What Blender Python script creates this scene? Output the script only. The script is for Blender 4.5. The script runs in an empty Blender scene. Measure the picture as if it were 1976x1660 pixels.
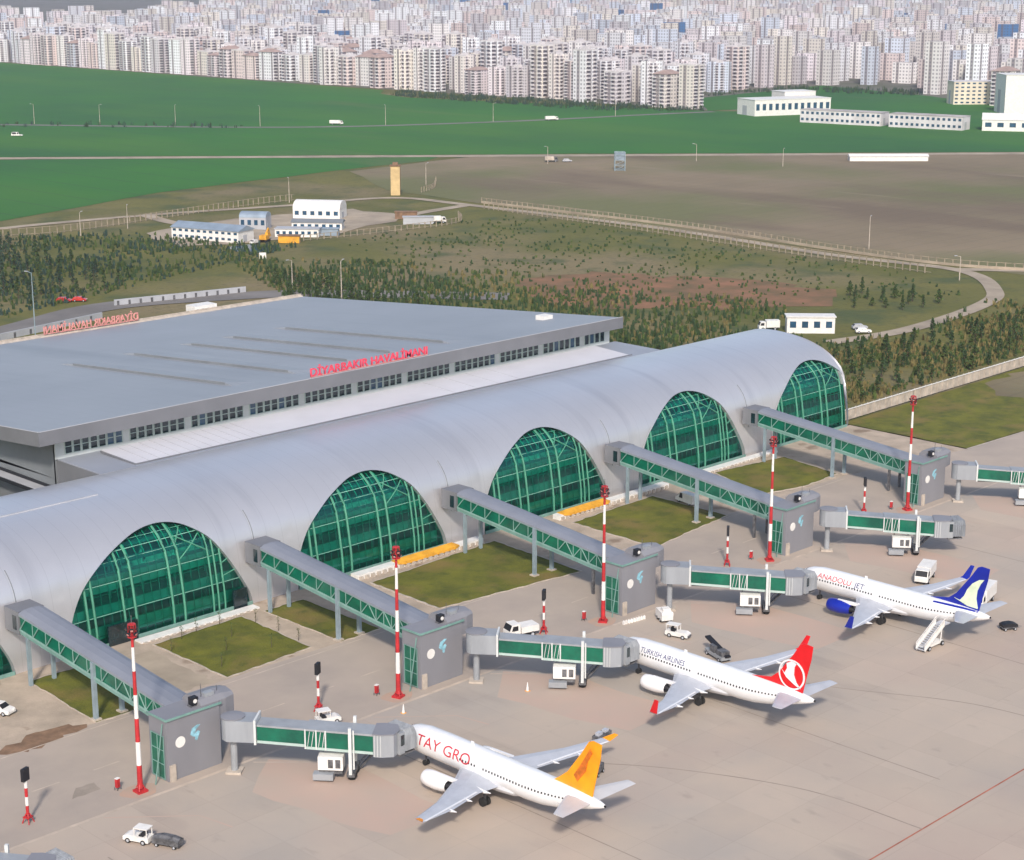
import bpy, bmesh, math, random
from mathutils import Vector, Matrix
random.seed(7)
C = bpy.context.scene.collection
R = math.radians
PI = math.pi
# ------------------------------------------------------------------ camera, world, sun, exposure
CAMH, F, PITCH, YAW = 100.0, 3510.33, 0.24871, 0.78371
cam = bpy.data.cameras.new('camera'); cam_o = bpy.data.objects.new('camera', cam); C.objects.link(cam_o)
cam.sensor_width = 36; cam.lens = F/1976*36; cam.clip_start = 1; cam.clip_end = 60000
cam_o.location = (0, 0, CAMH); cam_o.rotation_euler = (PI/2-PITCH, 0, YAW-PI/2)
bpy.context.scene.camera = cam_o
SUN_AZ, SUN_EL = R(225), R(38)          # the sun stands behind the camera
w = bpy.data.worlds.new('World'); bpy.context.scene.world = w; w.use_nodes = True
nt = w.node_tree; sky = nt.nodes.new('ShaderNodeTexSky'); sky.sky_type = 'NISHITA'; sky.sun_disc = False
sky.sun_elevation = SUN_EL; sky.sun_rotation = PI/2-SUN_AZ; sky.air_density = 1.0; sky.dust_density = 2.2; sky.ozone_density = 1.0
nt.links.new(sky.outputs[0], nt.nodes['Background'].inputs[0]); nt.nodes['Background'].inputs[1].default_value = 0.13
sl = bpy.data.lights.new('sun', 'SUN'); sl.energy = 2.6; sl.angle = R(5); sl.color = (1, .92, .82)
so = bpy.data.objects.new('sun', sl); C.objects.link(so)
sd = Vector((math.cos(SUN_AZ)*math.cos(SUN_EL), math.sin(SUN_AZ)*math.cos(SUN_EL), math.sin(SUN_EL)))
so.rotation_euler = sd.to_track_quat('Z', 'Y').to_euler(); so.location = sd*300
sc = bpy.context.scene
sc.view_settings.view_transform = 'Standard'; sc.view_settings.look = 'None'; sc.view_settings.exposure = 0.42
sc.cycles.volume_bounces = 0; sc.cycles.max_bounces = 6; sc.cycles.transparent_max_bounces = 12; sc.cycles.use_denoising = True

def px(P):      # picture position of a world point (used only to number repeats from left to right and to skip what is out of frame)
    fw = Vector((math.cos(YAW)*math.cos(PITCH), math.sin(YAW)*math.cos(PITCH), -math.sin(PITCH)))
    r = Vector((math.sin(YAW), -math.cos(YAW), 0)); u = r.cross(fw); d = Vector(P)-Vector((0, 0, CAMH)); z = d.dot(fw)
    return (988+F*d.dot(r)/z, 830-F*d.dot(u)/z) if z > 1 else (-9999, -9999)
def in_frame(P, m=30):
    x, y = px(P); return -m < x < 1976+m and -m < y < 1660+m
def nth(n):
    W = 'leftmost second third fourth fifth sixth seventh eighth ninth tenth'.split()
    if n < 10: return W[n] + ('' if n == 0 else ' from the left')
    n += 1; s = 'th' if 10 <= n % 100 <= 20 else {1: 'st', 2: 'nd', 3: 'rd'}.get(n % 10, 'th')
    return f'{n}{s} from the left'
# ------------------------------------------------------------------ materials
def srgb(r, g, b): return tuple(((c/255)/12.92 if c/255 < .04045 else ((c/255+.055)/1.055)**2.4) for c in (r, g, b))
M = {}
def mat(name, col, rough=.6, metal=0, var=0.12, scale=.5, col2=None, bump=0, spec=.5, bscale=None, coat=0, detail=6, stretch=None):
    m = bpy.data.materials.new(name); m.use_nodes = True; n = m.node_tree; L = n.links; b = n.nodes['Principled BSDF']
    b.inputs['Roughness'].default_value = rough; b.inputs['Metallic'].default_value = metal
    b.inputs['Specular IOR Level'].default_value = spec; b.inputs['Coat Weight'].default_value = coat
    geo = n.nodes.new('ShaderNodeNewGeometry'); src = geo.outputs['Position']
    if stretch:
        mp = n.nodes.new('ShaderNodeMapping'); mp.inputs['Scale'].default_value = stretch; L.new(src, mp.inputs[0]); src = mp.outputs[0]
    tx = n.nodes.new('ShaderNodeTexNoise'); tx.inputs['Scale'].default_value = scale; tx.inputs['Detail'].default_value = detail; tx.inputs['Roughness'].default_value = .62
    L.new(src, tx.inputs['Vector'])
    rp = n.nodes.new('ShaderNodeValToRGB'); c2 = col2 or tuple(c*(1-var*2.2) for c in col)
    rp.color_ramp.elements[0].position = .33; rp.color_ramp.elements[1].position = .67
    rp.color_ramp.elements[0].color = (*c2, 1); rp.color_ramp.elements[1].color = (*[min(1, c*(1+var*.6)) for c in col], 1)
    L.new(tx.outputs[0], rp.inputs[0]); L.new(rp.outputs[0], b.inputs['Base Color'])
    if bump:
        bt = n.nodes.new('ShaderNodeTexNoise'); bt.inputs['Scale'].default_value = bscale or scale*6; bt.inputs['Detail'].default_value = 5
        L.new(src, bt.inputs['Vector']); bp = n.nodes.new('ShaderNodeBump'); bp.inputs['Distance'].default_value = bump; bp.inputs['Strength'].default_value = 1
        L.new(bt.outputs[0], bp.inputs['Height']); L.new(bp.outputs[0], b.inputs['Normal'])
    m['rp'] = rp.name; M[name] = m; return m
def add_layer(m, col, scale, lo, hi, strength=1, stretch=None, seed=0):
    """a second large noise patch of another intrinsic colour mixed over the base"""
    n = m.node_tree; L = n.links; b = n.nodes['Principled BSDF']; old = b.inputs['Base Color'].links[0].from_socket
    geo = n.nodes.new('ShaderNodeNewGeometry'); mp = n.nodes.new('ShaderNodeMapping'); mp.inputs['Location'].default_value = (seed, seed*1.7, 0)
    if stretch: mp.inputs['Scale'].default_value = stretch
    L.new(geo.outputs['Position'], mp.inputs[0]); tx = n.nodes.new('ShaderNodeTexNoise'); tx.inputs['Scale'].default_value = scale; tx.inputs['Detail'].default_value = 6
    L.new(mp.outputs[0], tx.inputs['Vector']); r = n.nodes.new('ShaderNodeMapRange'); r.inputs[1].default_value = lo; r.inputs[2].default_value = hi; r.inputs[4].default_value = strength
    L.new(tx.outputs[0], r.inputs[0]); mx = n.nodes.new('ShaderNodeMix'); mx.data_type = 'RGBA'; L.new(r.outputs[0], mx.inputs[0]); L.new(old, mx.inputs[6])
    mx.inputs[7].default_value = (*col, 1); L.new(mx.outputs[2], b.inputs['Base Color'])
def add_joints(m, sx, sy, wid, dark):
    """joint lines of slabs or sheets in world metres"""
    n = m.node_tree; L = n.links; b = n.nodes['Principled BSDF']; old = b.inputs['Base Color'].links[0].from_socket
    geo = n.nodes.new('ShaderNodeNewGeometry'); sp = n.nodes.new('ShaderNodeSeparateXYZ'); L.new(geo.outputs['Position'], sp.inputs[0]); outs = []
    for i, s in ((0, sx), (1, sy)):
        if not s: continue
        d = n.nodes.new('ShaderNodeMath'); d.operation = 'DIVIDE'; d.inputs[1].default_value = s; L.new(sp.outputs[i], d.inputs[0])
        f = n.nodes.new('ShaderNodeMath'); f.operation = 'FRACT'; L.new(d.outputs[0], f.inputs[0])
        c = n.nodes.new('ShaderNodeMath'); c.operation = 'LESS_THAN'; c.inputs[1].default_value = wid/s; L.new(f.outputs[0], c.inputs[0]); outs.append(c.outputs[0])
    o = outs[0]
    if len(outs) > 1:
        a = n.nodes.new('ShaderNodeMath'); a.operation = 'MAXIMUM'; L.new(outs[0], a.inputs[0]); L.new(outs[1], a.inputs[1]); o = a.outputs[0]
    k = n.nodes.new('ShaderNodeMath'); k.operation = 'MULTIPLY'; k.inputs[1].default_value = dark; L.new(o, k.inputs[0])
    mx = n.nodes.new('ShaderNodeMix'); mx.data_type = 'RGBA'; L.new(k.outputs[0], mx.inputs[0]); L.new(old, mx.inputs[6]); mx.inputs[7].default_value = (.03, .03, .03, 1)
    L.new(mx.outputs[2], b.inputs['Base Color'])
def add_slabs(m, s, amp):
    """each slab of concrete gets a slightly different tone"""
    n = m.node_tree; L = n.links; b = n.nodes['Principled BSDF']; old = b.inputs['Base Color'].links[0].from_socket; geo = n.nodes.new('ShaderNodeNewGeometry')
    d = n.nodes.new('ShaderNodeVectorMath'); d.operation = 'SCALE'; d.inputs['Scale'].default_value = 1/s; L.new(geo.outputs['Position'], d.inputs[0]); f = n.nodes.new('ShaderNodeVectorMath'); f.operation = 'FLOOR'; L.new(d.outputs[0], f.inputs[0])
    wn = n.nodes.new('ShaderNodeTexWhiteNoise'); wn.noise_dimensions = '2D'; L.new(f.outputs[0], wn.inputs['Vector']); r = n.nodes.new('ShaderNodeMapRange'); r.inputs[3].default_value = 1-amp; r.inputs[4].default_value = 1+amp; L.new(wn.outputs['Value'], r.inputs[0])
    mx = n.nodes.new('ShaderNodeVectorMath'); mx.operation = 'SCALE'; L.new(old, mx.inputs[0]); L.new(r.outputs[0], mx.inputs['Scale']); L.new(mx.outputs[0], b.inputs['Base Color'])
ground_m = mat('meadow_soil', (.135, .122, .026), .95, var=.2, scale=.02, col2=(.085, .092, .013), bump=.25, bscale=.6, detail=10)
add_layer(ground_m, (.2, .155, .08), .012, .46, .62, .85, seed=3); add_layer(ground_m, (.05, .075, .02), .05, .52, .68, .8, seed=40)
add_layer(ground_m, (.045, .05, .018), .5, .55, .7, .5, seed=11)
mat('crop_green', (.022, .14, .006), .95, var=.12, scale=.006, col2=(.012, .1, .014), bump=.1, bscale=1, detail=8)
add_layer(M['crop_green'], (.045, .155, .008), .008, .45, .7, .85, (1, .35, 1), 5); add_layer(M['crop_green'], (.1, .13, .045), .012, .62, .74, .7, (1, .25, 1), 55); add_joints(M['crop_green'], 26, 0, 1.6, .22)
mat('plough_brown', (.225, .172, .108), .95, var=.15, scale=.008, col2=(.165, .13, .078), bump=.3, bscale=.4, detail=9)
add_layer(M['plough_brown'], (.125, .135, .045), .006, .46, .6, .85, seed=21); add_layer(M['plough_brown'], (.14, .1, .065), .02, .5, .64, .7, (1, .3, 1), seed=61); add_layer(M['plough_brown'], (.3, .24, .17), .05, .62, .72, .6, (1, .12, 1), seed=88); add_joints(M['plough_brown'], 0, 9, .8, .12); add_layer(M['plough_brown'], (.24, .2, .15), .02, .62, .74, .6, (1, .2, 1), 9)
mat('city_ground', (.17, .15, .14), .95, var=.2, scale=.01, col2=(.09, .1, .06))
mat('dirt_track', (.4, .33, .25), .95, var=.15, scale=.08, bump=.1)
mat('red_soil', (.24, .115, .06), .95, var=.2, scale=.08, col2=(.11, .085, .035))
mat('apron_concrete', (.455, .372, .298), .85, var=.06, scale=.04, col2=(.405, .342, .287), bump=.01, bscale=8, detail=9)
add_layer(M['apron_concrete'], (.33, .305, .28), .03, .46, .66, .7, seed=2); add_layer(M['apron_concrete'], (.27, .235, .2), .4, .64, .76, .5, (1, .5, 1), 91); add_layer(M['apron_concrete'], (.23, .2, .18), .12, .6, .78, .55, (1, .3, 1), 31)
add_layer(M['apron_concrete'], (.42, .32, .27), .03, .5, .7, .6, seed=71); add_slabs(M['apron_concrete'], 7.5, .03); add_joints(M['apron_concrete'], 7.5, 7.5, .08, .12)
mat('service_asphalt', (.4, .332, .275), .9, var=.1, scale=.08, col2=(.34, .288, .248), bump=.01, bscale=8, detail=9)
add_layer(M['service_asphalt'], (.4, .33, .28), .05, .5, .68, .8, (1, 2, 1), 14)
mat('sand_pavement', (.45, .36, .28), .95, var=.12, scale=.2, col2=(.33, .27, .21), bump=.05, bscale=3)
add_layer(M['sand_pavement'], (.2, .14, .095), .16, .6, .68, .8, seed=8)
mat('pink_paint', (.45, .325, .265), .85, var=.1, scale=.1, col2=(.43, .345, .285))
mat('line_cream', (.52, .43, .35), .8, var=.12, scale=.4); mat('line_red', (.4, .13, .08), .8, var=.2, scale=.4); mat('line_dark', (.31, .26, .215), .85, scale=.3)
mat('lawn', (.14, .138, .01), .95, var=.2, scale=.18, col2=(.07, .08, .006), bump=.15, bscale=2.5, detail=9)
add_layer(M['lawn'], (.2, .135, .04), .11, .5, .68, .75, seed=17); add_layer(M['lawn'], (.045, .065, .008), .3, .55, .7, .6, seed=27)
mat('kerb', (.52, .45, .38), .85, var=.15, scale=.6); mat('road_grey', (.2, .185, .175), .9, var=.12, scale=.05)
mat('roof_metal', (.325, .348, .38), .5, .2, var=.05, scale=.03, col2=(.295, .317, .35), spec=.4); add_layer(M['roof_metal'], (.21, .235, .27), .09, .55, .75, .5, (1, .12, 1), 6); add_layer(M['roof_metal'], (.34, .36, .4), .03, .55, .72, .6, seed=33); add_joints(M['roof_metal'], 3.0, 0, .09, .16); add_joints(M['roof_metal'], 0, 18, .12, .16)
mat('barrel_metal', (.69, .68, .7), .36, .62, var=.03, scale=.05, col2=(.64, .635, .655), spec=.5); add_layer(M['barrel_metal'], (.42, .42, .455), .16, .56, .78, .45, (1.6, .15, .15), 4); add_joints(M['barrel_metal'], 3.08, 0, .07, .14)
mat('deck_grey', (.32, .345, .4), .55, .1, var=.05, scale=.08); mat('white_membrane', (.6, .6, .645), .6, var=.04, scale=.1)
mat('fascia_grey', (.2, .205, .225), .5, .2, var=.06, scale=.15); mat('wall_grey', (.2, .215, .23), .6, var=.08, scale=.12)
mat('wall_light', (.42, .43, .46), .6, var=.06, scale=.2)
mat('truss_green', (.24, .4, .36), .5, var=.1, scale=.5); mat('walk_roof', (.25, .265, .31), .5, .15, var=.06, scale=.15); mat('surround', (.56, .6, .6), .6, var=.05, scale=.3); mat('spandrel', (.55, .85, .75), .5, var=.12, scale=.3); mat('rib_green', (.08, .3, .2), .5, var=.1, scale=.5); mat('bar_green', (.3, .62, .5), .5, var=.1, scale=.5); mat('fence_tan', (.36, .3, .22), .85, var=.2, scale=.5)
mat('frame_mint', (.42, .53, .5), .5, var=.06, scale=.5); mat('frame_green', (.2, .36, .32), .5, .1, var=.1, scale=.5)
mat('dark_glass', (.012, .03, .035), .12, 0, var=.5, scale=.7, col2=(.005, .012, .016), spec=.8)
mat('green_panel', (.005, .13, .075), .18, 0, var=.25, scale=.35, col2=(.004, .075, .05), spec=.6)
mat('green_pale', (.06, .3, .2), .3, 0, var=.25, scale=.5)
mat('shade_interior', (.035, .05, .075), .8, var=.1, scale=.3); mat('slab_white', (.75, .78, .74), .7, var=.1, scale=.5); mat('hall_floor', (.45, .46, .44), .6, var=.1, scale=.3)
mat('steel_white', (.6, .62, .62), .5, var=.05, scale=1)
mat('red_paint', (.5, .025, .03), .5, var=.15, scale=.8); mat('white_paint', (.78, .76, .73), .5, var=.06, scale=.8)
mat('sign_red', (.75, .07, .12), .5, var=.1, scale=1); mat('sign_pink', (.7, .3, .27), .6, var=.1, scale=1)
mat('black_matt', (.012, .012, .016), .6, var=.1, scale=1); mat('rubber', (.02, .02, .02), .85, var=.2, scale=3)
mat('aircraft_white', (.82, .82, .83), .28, var=.03, scale=.5, coat=.4); add_layer(M['aircraft_white'], (.6, .59, .6), .9, .6, .8, .5, (1.5, .25, 1.5), 12); mat('wing_grey', (.5, .52, .57), .4, .1, var=.05, scale=.6)
mat('belly_grey', (.55, .55, .57), .4, var=.04, scale=.5)
mat('livery_orange', (.9, .36, .005), .35, var=.12, scale=.35, col2=(.82, .27, .004)); mat('smudge_orange', (.7, .17, .01), .5, var=.2, scale=1); mat('livery_red', (.72, .008, .012), .3, var=.05, scale=.4); mat('livery_blue', (.006, .02, .33), .3, var=.08, scale=.4)
mat('orange_cover', (.75, .36, .03), .6, var=.15, scale=.5); mat('logo_pale', (.75, .85, .62), .4, var=.1, scale=.6); mat('logo_lightblue', (.3, .6, .72), .5, var=.2, scale=1.5)
mat('text_red', (.6, .03, .05), .4, var=.1, scale=1); mat('text_navy', (.02, .03, .16), .4, var=.1, scale=1)
mat('tunnel_grey', (.33, .35, .375), .5, .1, var=.08, scale=.4); mat('bellows', (.28, .3, .33), .8, var=.15, scale=1.5, stretch=(1, 1, .2)); mat('steel_blue', (.3, .38, .43), .5, .2, var=.1, scale=.5)
mat('machine_grey', (.16, .16, .17), .6, .2, var=.3, scale=1.5); mat('tower_grey', (.25, .25, .275), .55, .1, var=.06, scale=.12, stretch=(1, 1, .3))
mat('tan_wall', (.6, .44, .22), .8, var=.1, scale=.3); mat('red_car', (.5, .02, .02), .3, var=.1, coat=.5)
mat('bark', (.09, .065, .045), .9, var=.2, scale=2); mat('leaf_dark', (.034, .07, .02), .8, var=.3, scale=1.2, col2=(.02, .042, .014)); mat('dry_stalk', (.2, .165, .06), .9, var=.2, scale=1); mat('leaf_mid', (.075, .115, .022), .8, var=.3, scale=1.2)
mat('leaf_teal', (.035, .075, .058), .8, var=.3, scale=1); mat('shed_blue', (.3, .37, .45), .5, .2, var=.1, scale=.2); mat('rust_brown', (.25, .15, .09), .8, var=.2, scale=.5)
mat('blue_glass', (.03, .09, .16), .15, spec=.8, var=.2, scale=.5); mat('roof_tile', (.42, .31, .28), .8, var=.15, scale=.1)
gm = bpy.data.materials.new('green_glass'); gm.use_nodes = True; n = gm.node_tree; n.nodes.remove(n.nodes['Principled BSDF'])
tr = n.nodes.new('ShaderNodeBsdfTransparent'); tr.inputs[0].default_value = (.17, .88, .7, 1); gl = n.nodes.new('ShaderNodeBsdfGlossy'); gl.inputs['Roughness'].default_value = .06; gl.inputs[0].default_value = (.45, .8, .9, 1)
df = n.nodes.new('ShaderNodeBsdfDiffuse'); df.inputs[0].default_value = (.004, .2, .14, 1)
fr = n.nodes.new('ShaderNodeFresnel'); fr.inputs[0].default_value = 1.7; m1 = n.nodes.new('ShaderNodeMixShader'); m2 = n.nodes.new('ShaderNodeMixShader'); m2.inputs[0].default_value = .09
n.links.new(tr.outputs[0], m2.inputs[1]); n.links.new(df.outputs[0], m2.inputs[2])
n.links.new(fr.outputs[0], m1.inputs[0]); n.links.new(m2.outputs[0], m1.inputs[1]); n.links.new(gl.outputs[0], m1.inputs[2]); n.links.new(m1.outputs[0], n.nodes['Material Output'].inputs[0]); M['green_glass'] = gm

def facade_mat(name, attr):
    m = bpy.data.materials.new(name); m.use_nodes = True; n = m.node_tree; L = n.links; b = n.nodes['Principled BSDF']; b.inputs['Roughness'].default_value = .8
    uv = n.nodes.new('ShaderNodeUVMap'); uv.uv_map = 'uv'; sp = n.nodes.new('ShaderNodeSeparateXYZ'); L.new(uv.outputs[0], sp.inputs[0])
    def band(o, period, lo, hi):
        d = n.nodes.new('ShaderNodeMath'); d.operation = 'DIVIDE'; d.inputs[1].default_value = period; L.new(o, d.inputs[0])
        f = n.nodes.new('ShaderNodeMath'); f.operation = 'FRACT'; L.new(d.outputs[0], f.inputs[0])
        g = n.nodes.new('ShaderNodeMath'); g.operation = 'GREATER_THAN'; g.inputs[1].default_value = lo; L.new(f.outputs[0], g.inputs[0])
        h = n.nodes.new('ShaderNodeMath'); h.operation = 'LESS_THAN'; h.inputs[1].default_value = hi; L.new(f.outputs[0], h.inputs[0])
        k = n.nodes.new('ShaderNodeMath'); k.operation = 'MULTIPLY'; L.new(g.outputs[0], k.inputs[0]); L.new(h.outputs[0], k.inputs[1]); return k.outputs[0]
    wn = n.nodes.new('ShaderNodeMath'); wn.operation = 'MULTIPLY'; L.new(band(sp.outputs[0], 3.4, .25, .75), wn.inputs[0]); L.new(band(sp.outputs[1], 3.0, .3, .8), wn.inputs[1])
    bay = band(sp.outputs[0], 13.6, .28, .5)  # bay stripes: shade of balcony recesses put into the wall colour
    if attr: ci = n.nodes.new('ShaderNodeAttribute'); ci.attribute_name = 'Col'; co = ci.outputs['Color']
    else: ci = n.nodes.new('ShaderNodeObjectInfo'); co = ci.outputs['Color']
    def mix(fac, a, c, s):
        k = n.nodes.new('ShaderNodeMath'); k.operation = 'MULTIPLY'; k.inputs[1].default_value = s; L.new(fac, k.inputs[0])
        x = n.nodes.new('ShaderNodeMix'); x.data_type = 'RGBA'; L.new(k.outputs[0], x.inputs[0]); L.new(a, x.inputs[6]); x.inputs[7].default_value = (*c, 1); return x.outputs[2]
    o = mix(bay, co, (.15, .12, .13), .7); o = mix(wn.outputs[0], o, (.1, .1, .13), .6); L.new(o, b.inputs['Base Color']); M[name] = m; return m
facade_mat('facade', False); facade_mat('facade_far', True)
# ------------------------------------------------------------------ mesh helpers
class MB:
    def __init__(s): s.v = []; s.f = []; s.m = []; s.uv = []; s.cm = 0; s.T = None
    def add(s, vs, fs, uv=None):
        o = len(s.v)
        if s.T is not None: vs = [tuple(s.T @ Vector(p)) for p in vs]
        s.v += [tuple(p) for p in vs]; s.f += [tuple(o+i for i in f) for f in fs]; s.m += [s.cm]*len(fs)
        if uv: s.uv += uv
        return s
    def box(s, x0, x1, y0, y1, z0, z1):
        return s.add([(x0, y0, z0), (x1, y0, z0), (x1, y1, z0), (x0, y1, z0), (x0, y0, z1), (x1, y0, z1), (x1, y1, z1), (x0, y1, z1)],
              [(0, 3, 2, 1), (4, 5, 6, 7), (0, 1, 5, 4), (1, 2, 6, 5), (2, 3, 7, 6), (3, 0, 4, 7)])
    def bar(s, a, b, wd, h=None, up=(0, 0, 1)):
        a, b = Vector(a), Vector(b); h = h or wd; d = (b-a).normalized(); u = Vector(up)
        if abs(d.dot(u)) > .98: u = Vector((0, 1, 0))
        r = d.cross(u).normalized()*wd/2; u = r.cross(d).normalized()*h/2
        vs = [a-r-u, a+r-u, a+r+u, a-r+u, b-r-u, b+r-u, b+r+u, b-r+u]
        return s.add(vs, [(0, 1, 2, 3), (7, 6, 5, 4), (0, 4, 5, 1), (1, 5, 6, 2), (2, 6, 7, 3), (3, 7, 4, 0)])
    def loft(s, rings, cap=True, closed=True):
        n = len(rings[0]); vs = [p for r in rings for p in r]; fs = []
        for i in range(len(rings)-1):
            for j in range(n if closed else n-1):
                k = (j+1) % n; fs.append((i*n+j, i*n+k, (i+1)*n+k, (i+1)*n+j))
        if cap: fs += [tuple(range(n-1, -1, -1)), tuple((len(rings)-1)*n+i for i in range(n))]
        return s.add(vs, fs)
    def tube(s, pts, rad, n=10, cap=True):
        pts = [Vector(p) for p in pts]; rad = rad if isinstance(rad, (list, tuple)) else [rad]*len(pts); rings = []
        for i, p in enumerate(pts):
            d = (pts[min(i+1, len(pts)-1)]-pts[max(i-1, 0)]).normalized(); u = Vector((0, 0, 1)) if abs(d.z) < .9 else Vector((1, 0, 0))
            a = d.cross(u).normalized(); b = a.cross(d).normalized()
            rings.append([p+a*math.cos(t)*rad[i]+b*math.sin(t)*rad[i] for t in [2*PI*k/n for k in range(n)]])
        return s.loft(rings, cap)
    def prism(s, poly, z0, z1):
        n = len(poly); return s.add([(x, y, z0) for x, y in poly]+[(x, y, z1) for x, y in poly],
              [tuple(range(n-1, -1, -1)), tuple(range(n, 2*n))]+[(i, (i+1) % n, (i+1) % n+n, i+n) for i in range(n)])
    def build(s, name, mats, parent=None, smooth=False, **k):
        me = bpy.data.meshes.new(name); me.from_pydata(s.v, [], s.f); mats = mats if isinstance(mats, (list, tuple)) else [mats]
        for m in mats: me.materials.append(M[m])
        me.polygons.foreach_set('material_index', s.m)
        if smooth: me.polygons.foreach_set('use_smooth', [True]*len(s.f)); me.set_sharp_from_angle(angle=R(38))
        if s.uv:
            ul = me.uv_layers.new(name='uv'); ul.data.foreach_set('uv', [c for p in s.uv for c in p])
        me.update(); o = bpy.data.objects.new(name, me); C.objects.link(o)
        if parent: o.parent = parent
        return tag(o, **k)
def tag(o, label=None, cat=None, group=None, kind=None):
    if label: o['label'] = label
    if cat: o['category'] = cat
    if group: o['group'] = group
    if kind: o['kind'] = kind
    return o
def empty(name, loc, rz=0, **k):
    o = bpy.data.objects.new(name, None); C.objects.link(o); o.location = loc; o.rotation_euler = (0, 0, rz); o.empty_display_size = .5; return tag(o, **k)
def copy_tree(o, parent=None):
    c = o.copy(); C.objects.link(c)
    if parent: c.parent = parent
    for ch in list(o.children): copy_tree(ch, c)
    return c
def place(proto, used, loc, rz, label, **k):
    """first use moves the prototype itself, later ones copy the whole tree"""
    o = proto if not used else copy_tree(proto); o.location = loc; o.rotation_euler = (0, 0, rz); o['label'] = label; tag(o, **k); return o
def sheet(name, poly, z, m, kind='structure', **k):
    b = MB(); b.add([(x, y, z) for x, y in poly], [tuple(range(len(poly)))]); o = b.build(name, m, kind=kind, **k)
    if o.data.polygons[0].normal.z < 0: o.data.flip_normals()
    return o
def strip(name, pts, wd, z, m, **k):
    b = MB(); P = [Vector((x, y)) for x, y in pts]; vs = []
    for i, p in enumerate(P):
        d = (P[min(i+1, len(P)-1)]-P[max(i-1, 0)]).normalized(); q = Vector((-d.y, d.x))*wd/2; vs += [(p.x+q.x, p.y+q.y, z), (p.x-q.x, p.y-q.y, z)]
    b.add(vs, [(2*i, 2*i+1, 2*i+3, 2*i+2) for i in range(len(P)-1)]); o = b.build(name, m, kind='structure', **k)
    if o.data.polygons[0].normal.z < 0: o.data.flip_normals()
    return o
def smooth_path(pts, n=8):
    out = []; P = [Vector((*p, 0)) for p in pts]; P = [P[0]]+P+[P[-1]]
    for i in range(1, len(P)-2):
        for k in range(n):
            t = k/n; a, b, c, d = P[i-1], P[i], P[i+1], P[i+2]
            q = .5*((2*b)+(c-a)*t+(2*a-5*b+4*c-d)*t*t+(3*b-a-3*c+d)*t**3); out.append((q.x, q.y))
    out.append((P[-1].x, P[-1].y)); return out
def rand_edge(poly, amp, step=2.5, seed=0):
    r = random.Random(seed); out = []
    for i, a in enumerate(poly):
        b = poly[(i+1) % len(poly)]; L = math.dist(a, b); n = max(1, int(L/step))
        for k in range(n): t = k/n; out.append((a[0]+(b[0]-a[0])*t+(r.uniform(-amp, amp) if k else 0), a[1]+(b[1]-a[1])*t+(r.uniform(-amp, amp) if k else 0)))
    return out
U = 43.13                                 # spacing of the gates
# ------------------------------------------------------------------ ground and fields
sheet('ground', [(-600, -600), (16000, -600), (16000, 16000), (-600, 16000)], -.40, 'meadow_soil')
sheet('green_field', rand_edge([(300, 655), (378, 672), (479, 708), (590, 722), (661, 725), (685, 738), (508, 890), (200, 1150), (100, 700)], 1.5, 25), -.30, 'crop_green')
sheet('green_field', rand_edge([(510, 906), (300, 1096), (300, 2300), (640, 2300), (1043, 1833), (1036, 1314), (1030, 1180), (1000, 1150), (985, 1100), (1046, 840), (1080, 790), (1200, 690), (1300, 640), (1300, 210), (930, 527), (700, 737)], 2, 30, 2), -.30, 'crop_green')
sheet('brown_field', rand_edge([(552, 60), (552, 470), (556, 560), (560, 640), (600, 715), (661, 722), (694, 724), (926, 514), (1250, 215), (1250, 60)], 1.5, 25, 3), -.30, 'plough_brown')
sheet('city_ground', rand_edge([(1046, 850), (1038, 1314), (1045, 1833), (640, 2310), (640, 9000), (15500, 9000), (15500, 300), (1310, 300), (1310, 650), (1210, 700)], 2, 60, 4), -.29, 'city_ground')
sheet('bare_soil', rand_edge([(398, 385), (425, 420), (455, 415), (478, 370), (484, 335), (458, 318), (428, 338)], 5, 8, 5), -.33, 'red_soil')
for nm, pts, wd, z, m in [
    ('farm_road', [(150, 1222), (508, 899), (696, 729.5), (926, 519), (1300, 182)], 11, -.24, 'dirt_track'),
    ('field_road', [(500, 1245), (621, 1096), (744, 945), (870, 880), (985, 850), (1042, 833)], 8, -.23, 'road_grey'),
    ('dirt_track', [(300, 640), (360, 652), (430, 645), (493, 628), (542, 617), (549, 574), (552, 466), (543, 379), (545, 327), (517, 297), (489, 286), (442, 281), (411, 286)], 5.5, -.22, 'dirt_track'),
    ('dirt_track', [(545, 330), (560, 312), (620, 240), (700, 150)], 6, -.225, 'dirt_track'),
    ('dirt_track', [(430, 645), (425, 610), (440, 575), (470, 560), (520, 570), (549, 574)], 6, -.235, 'dirt_track'),
    ('access_road', [(180, 445), (256, 461), (300, 475), (339, 462), (362, 446), (400, 400)], 13, -.24, 'road_grey')]:
    strip(nm, smooth_path(pts), wd, z, m)
sheet('works_yard', rand_edge([(388, 560), (400, 600), (450, 610), (505, 600), (505, 560), (440, 545)], 3, 8, 6), -.26, 'dirt_track')
sheet('pond', rand_edge([(396, 537), (401, 548), (410, 548), (410, 535), (402, 530)], 1, 4, 9), -.25, 'blue_glass')
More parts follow.
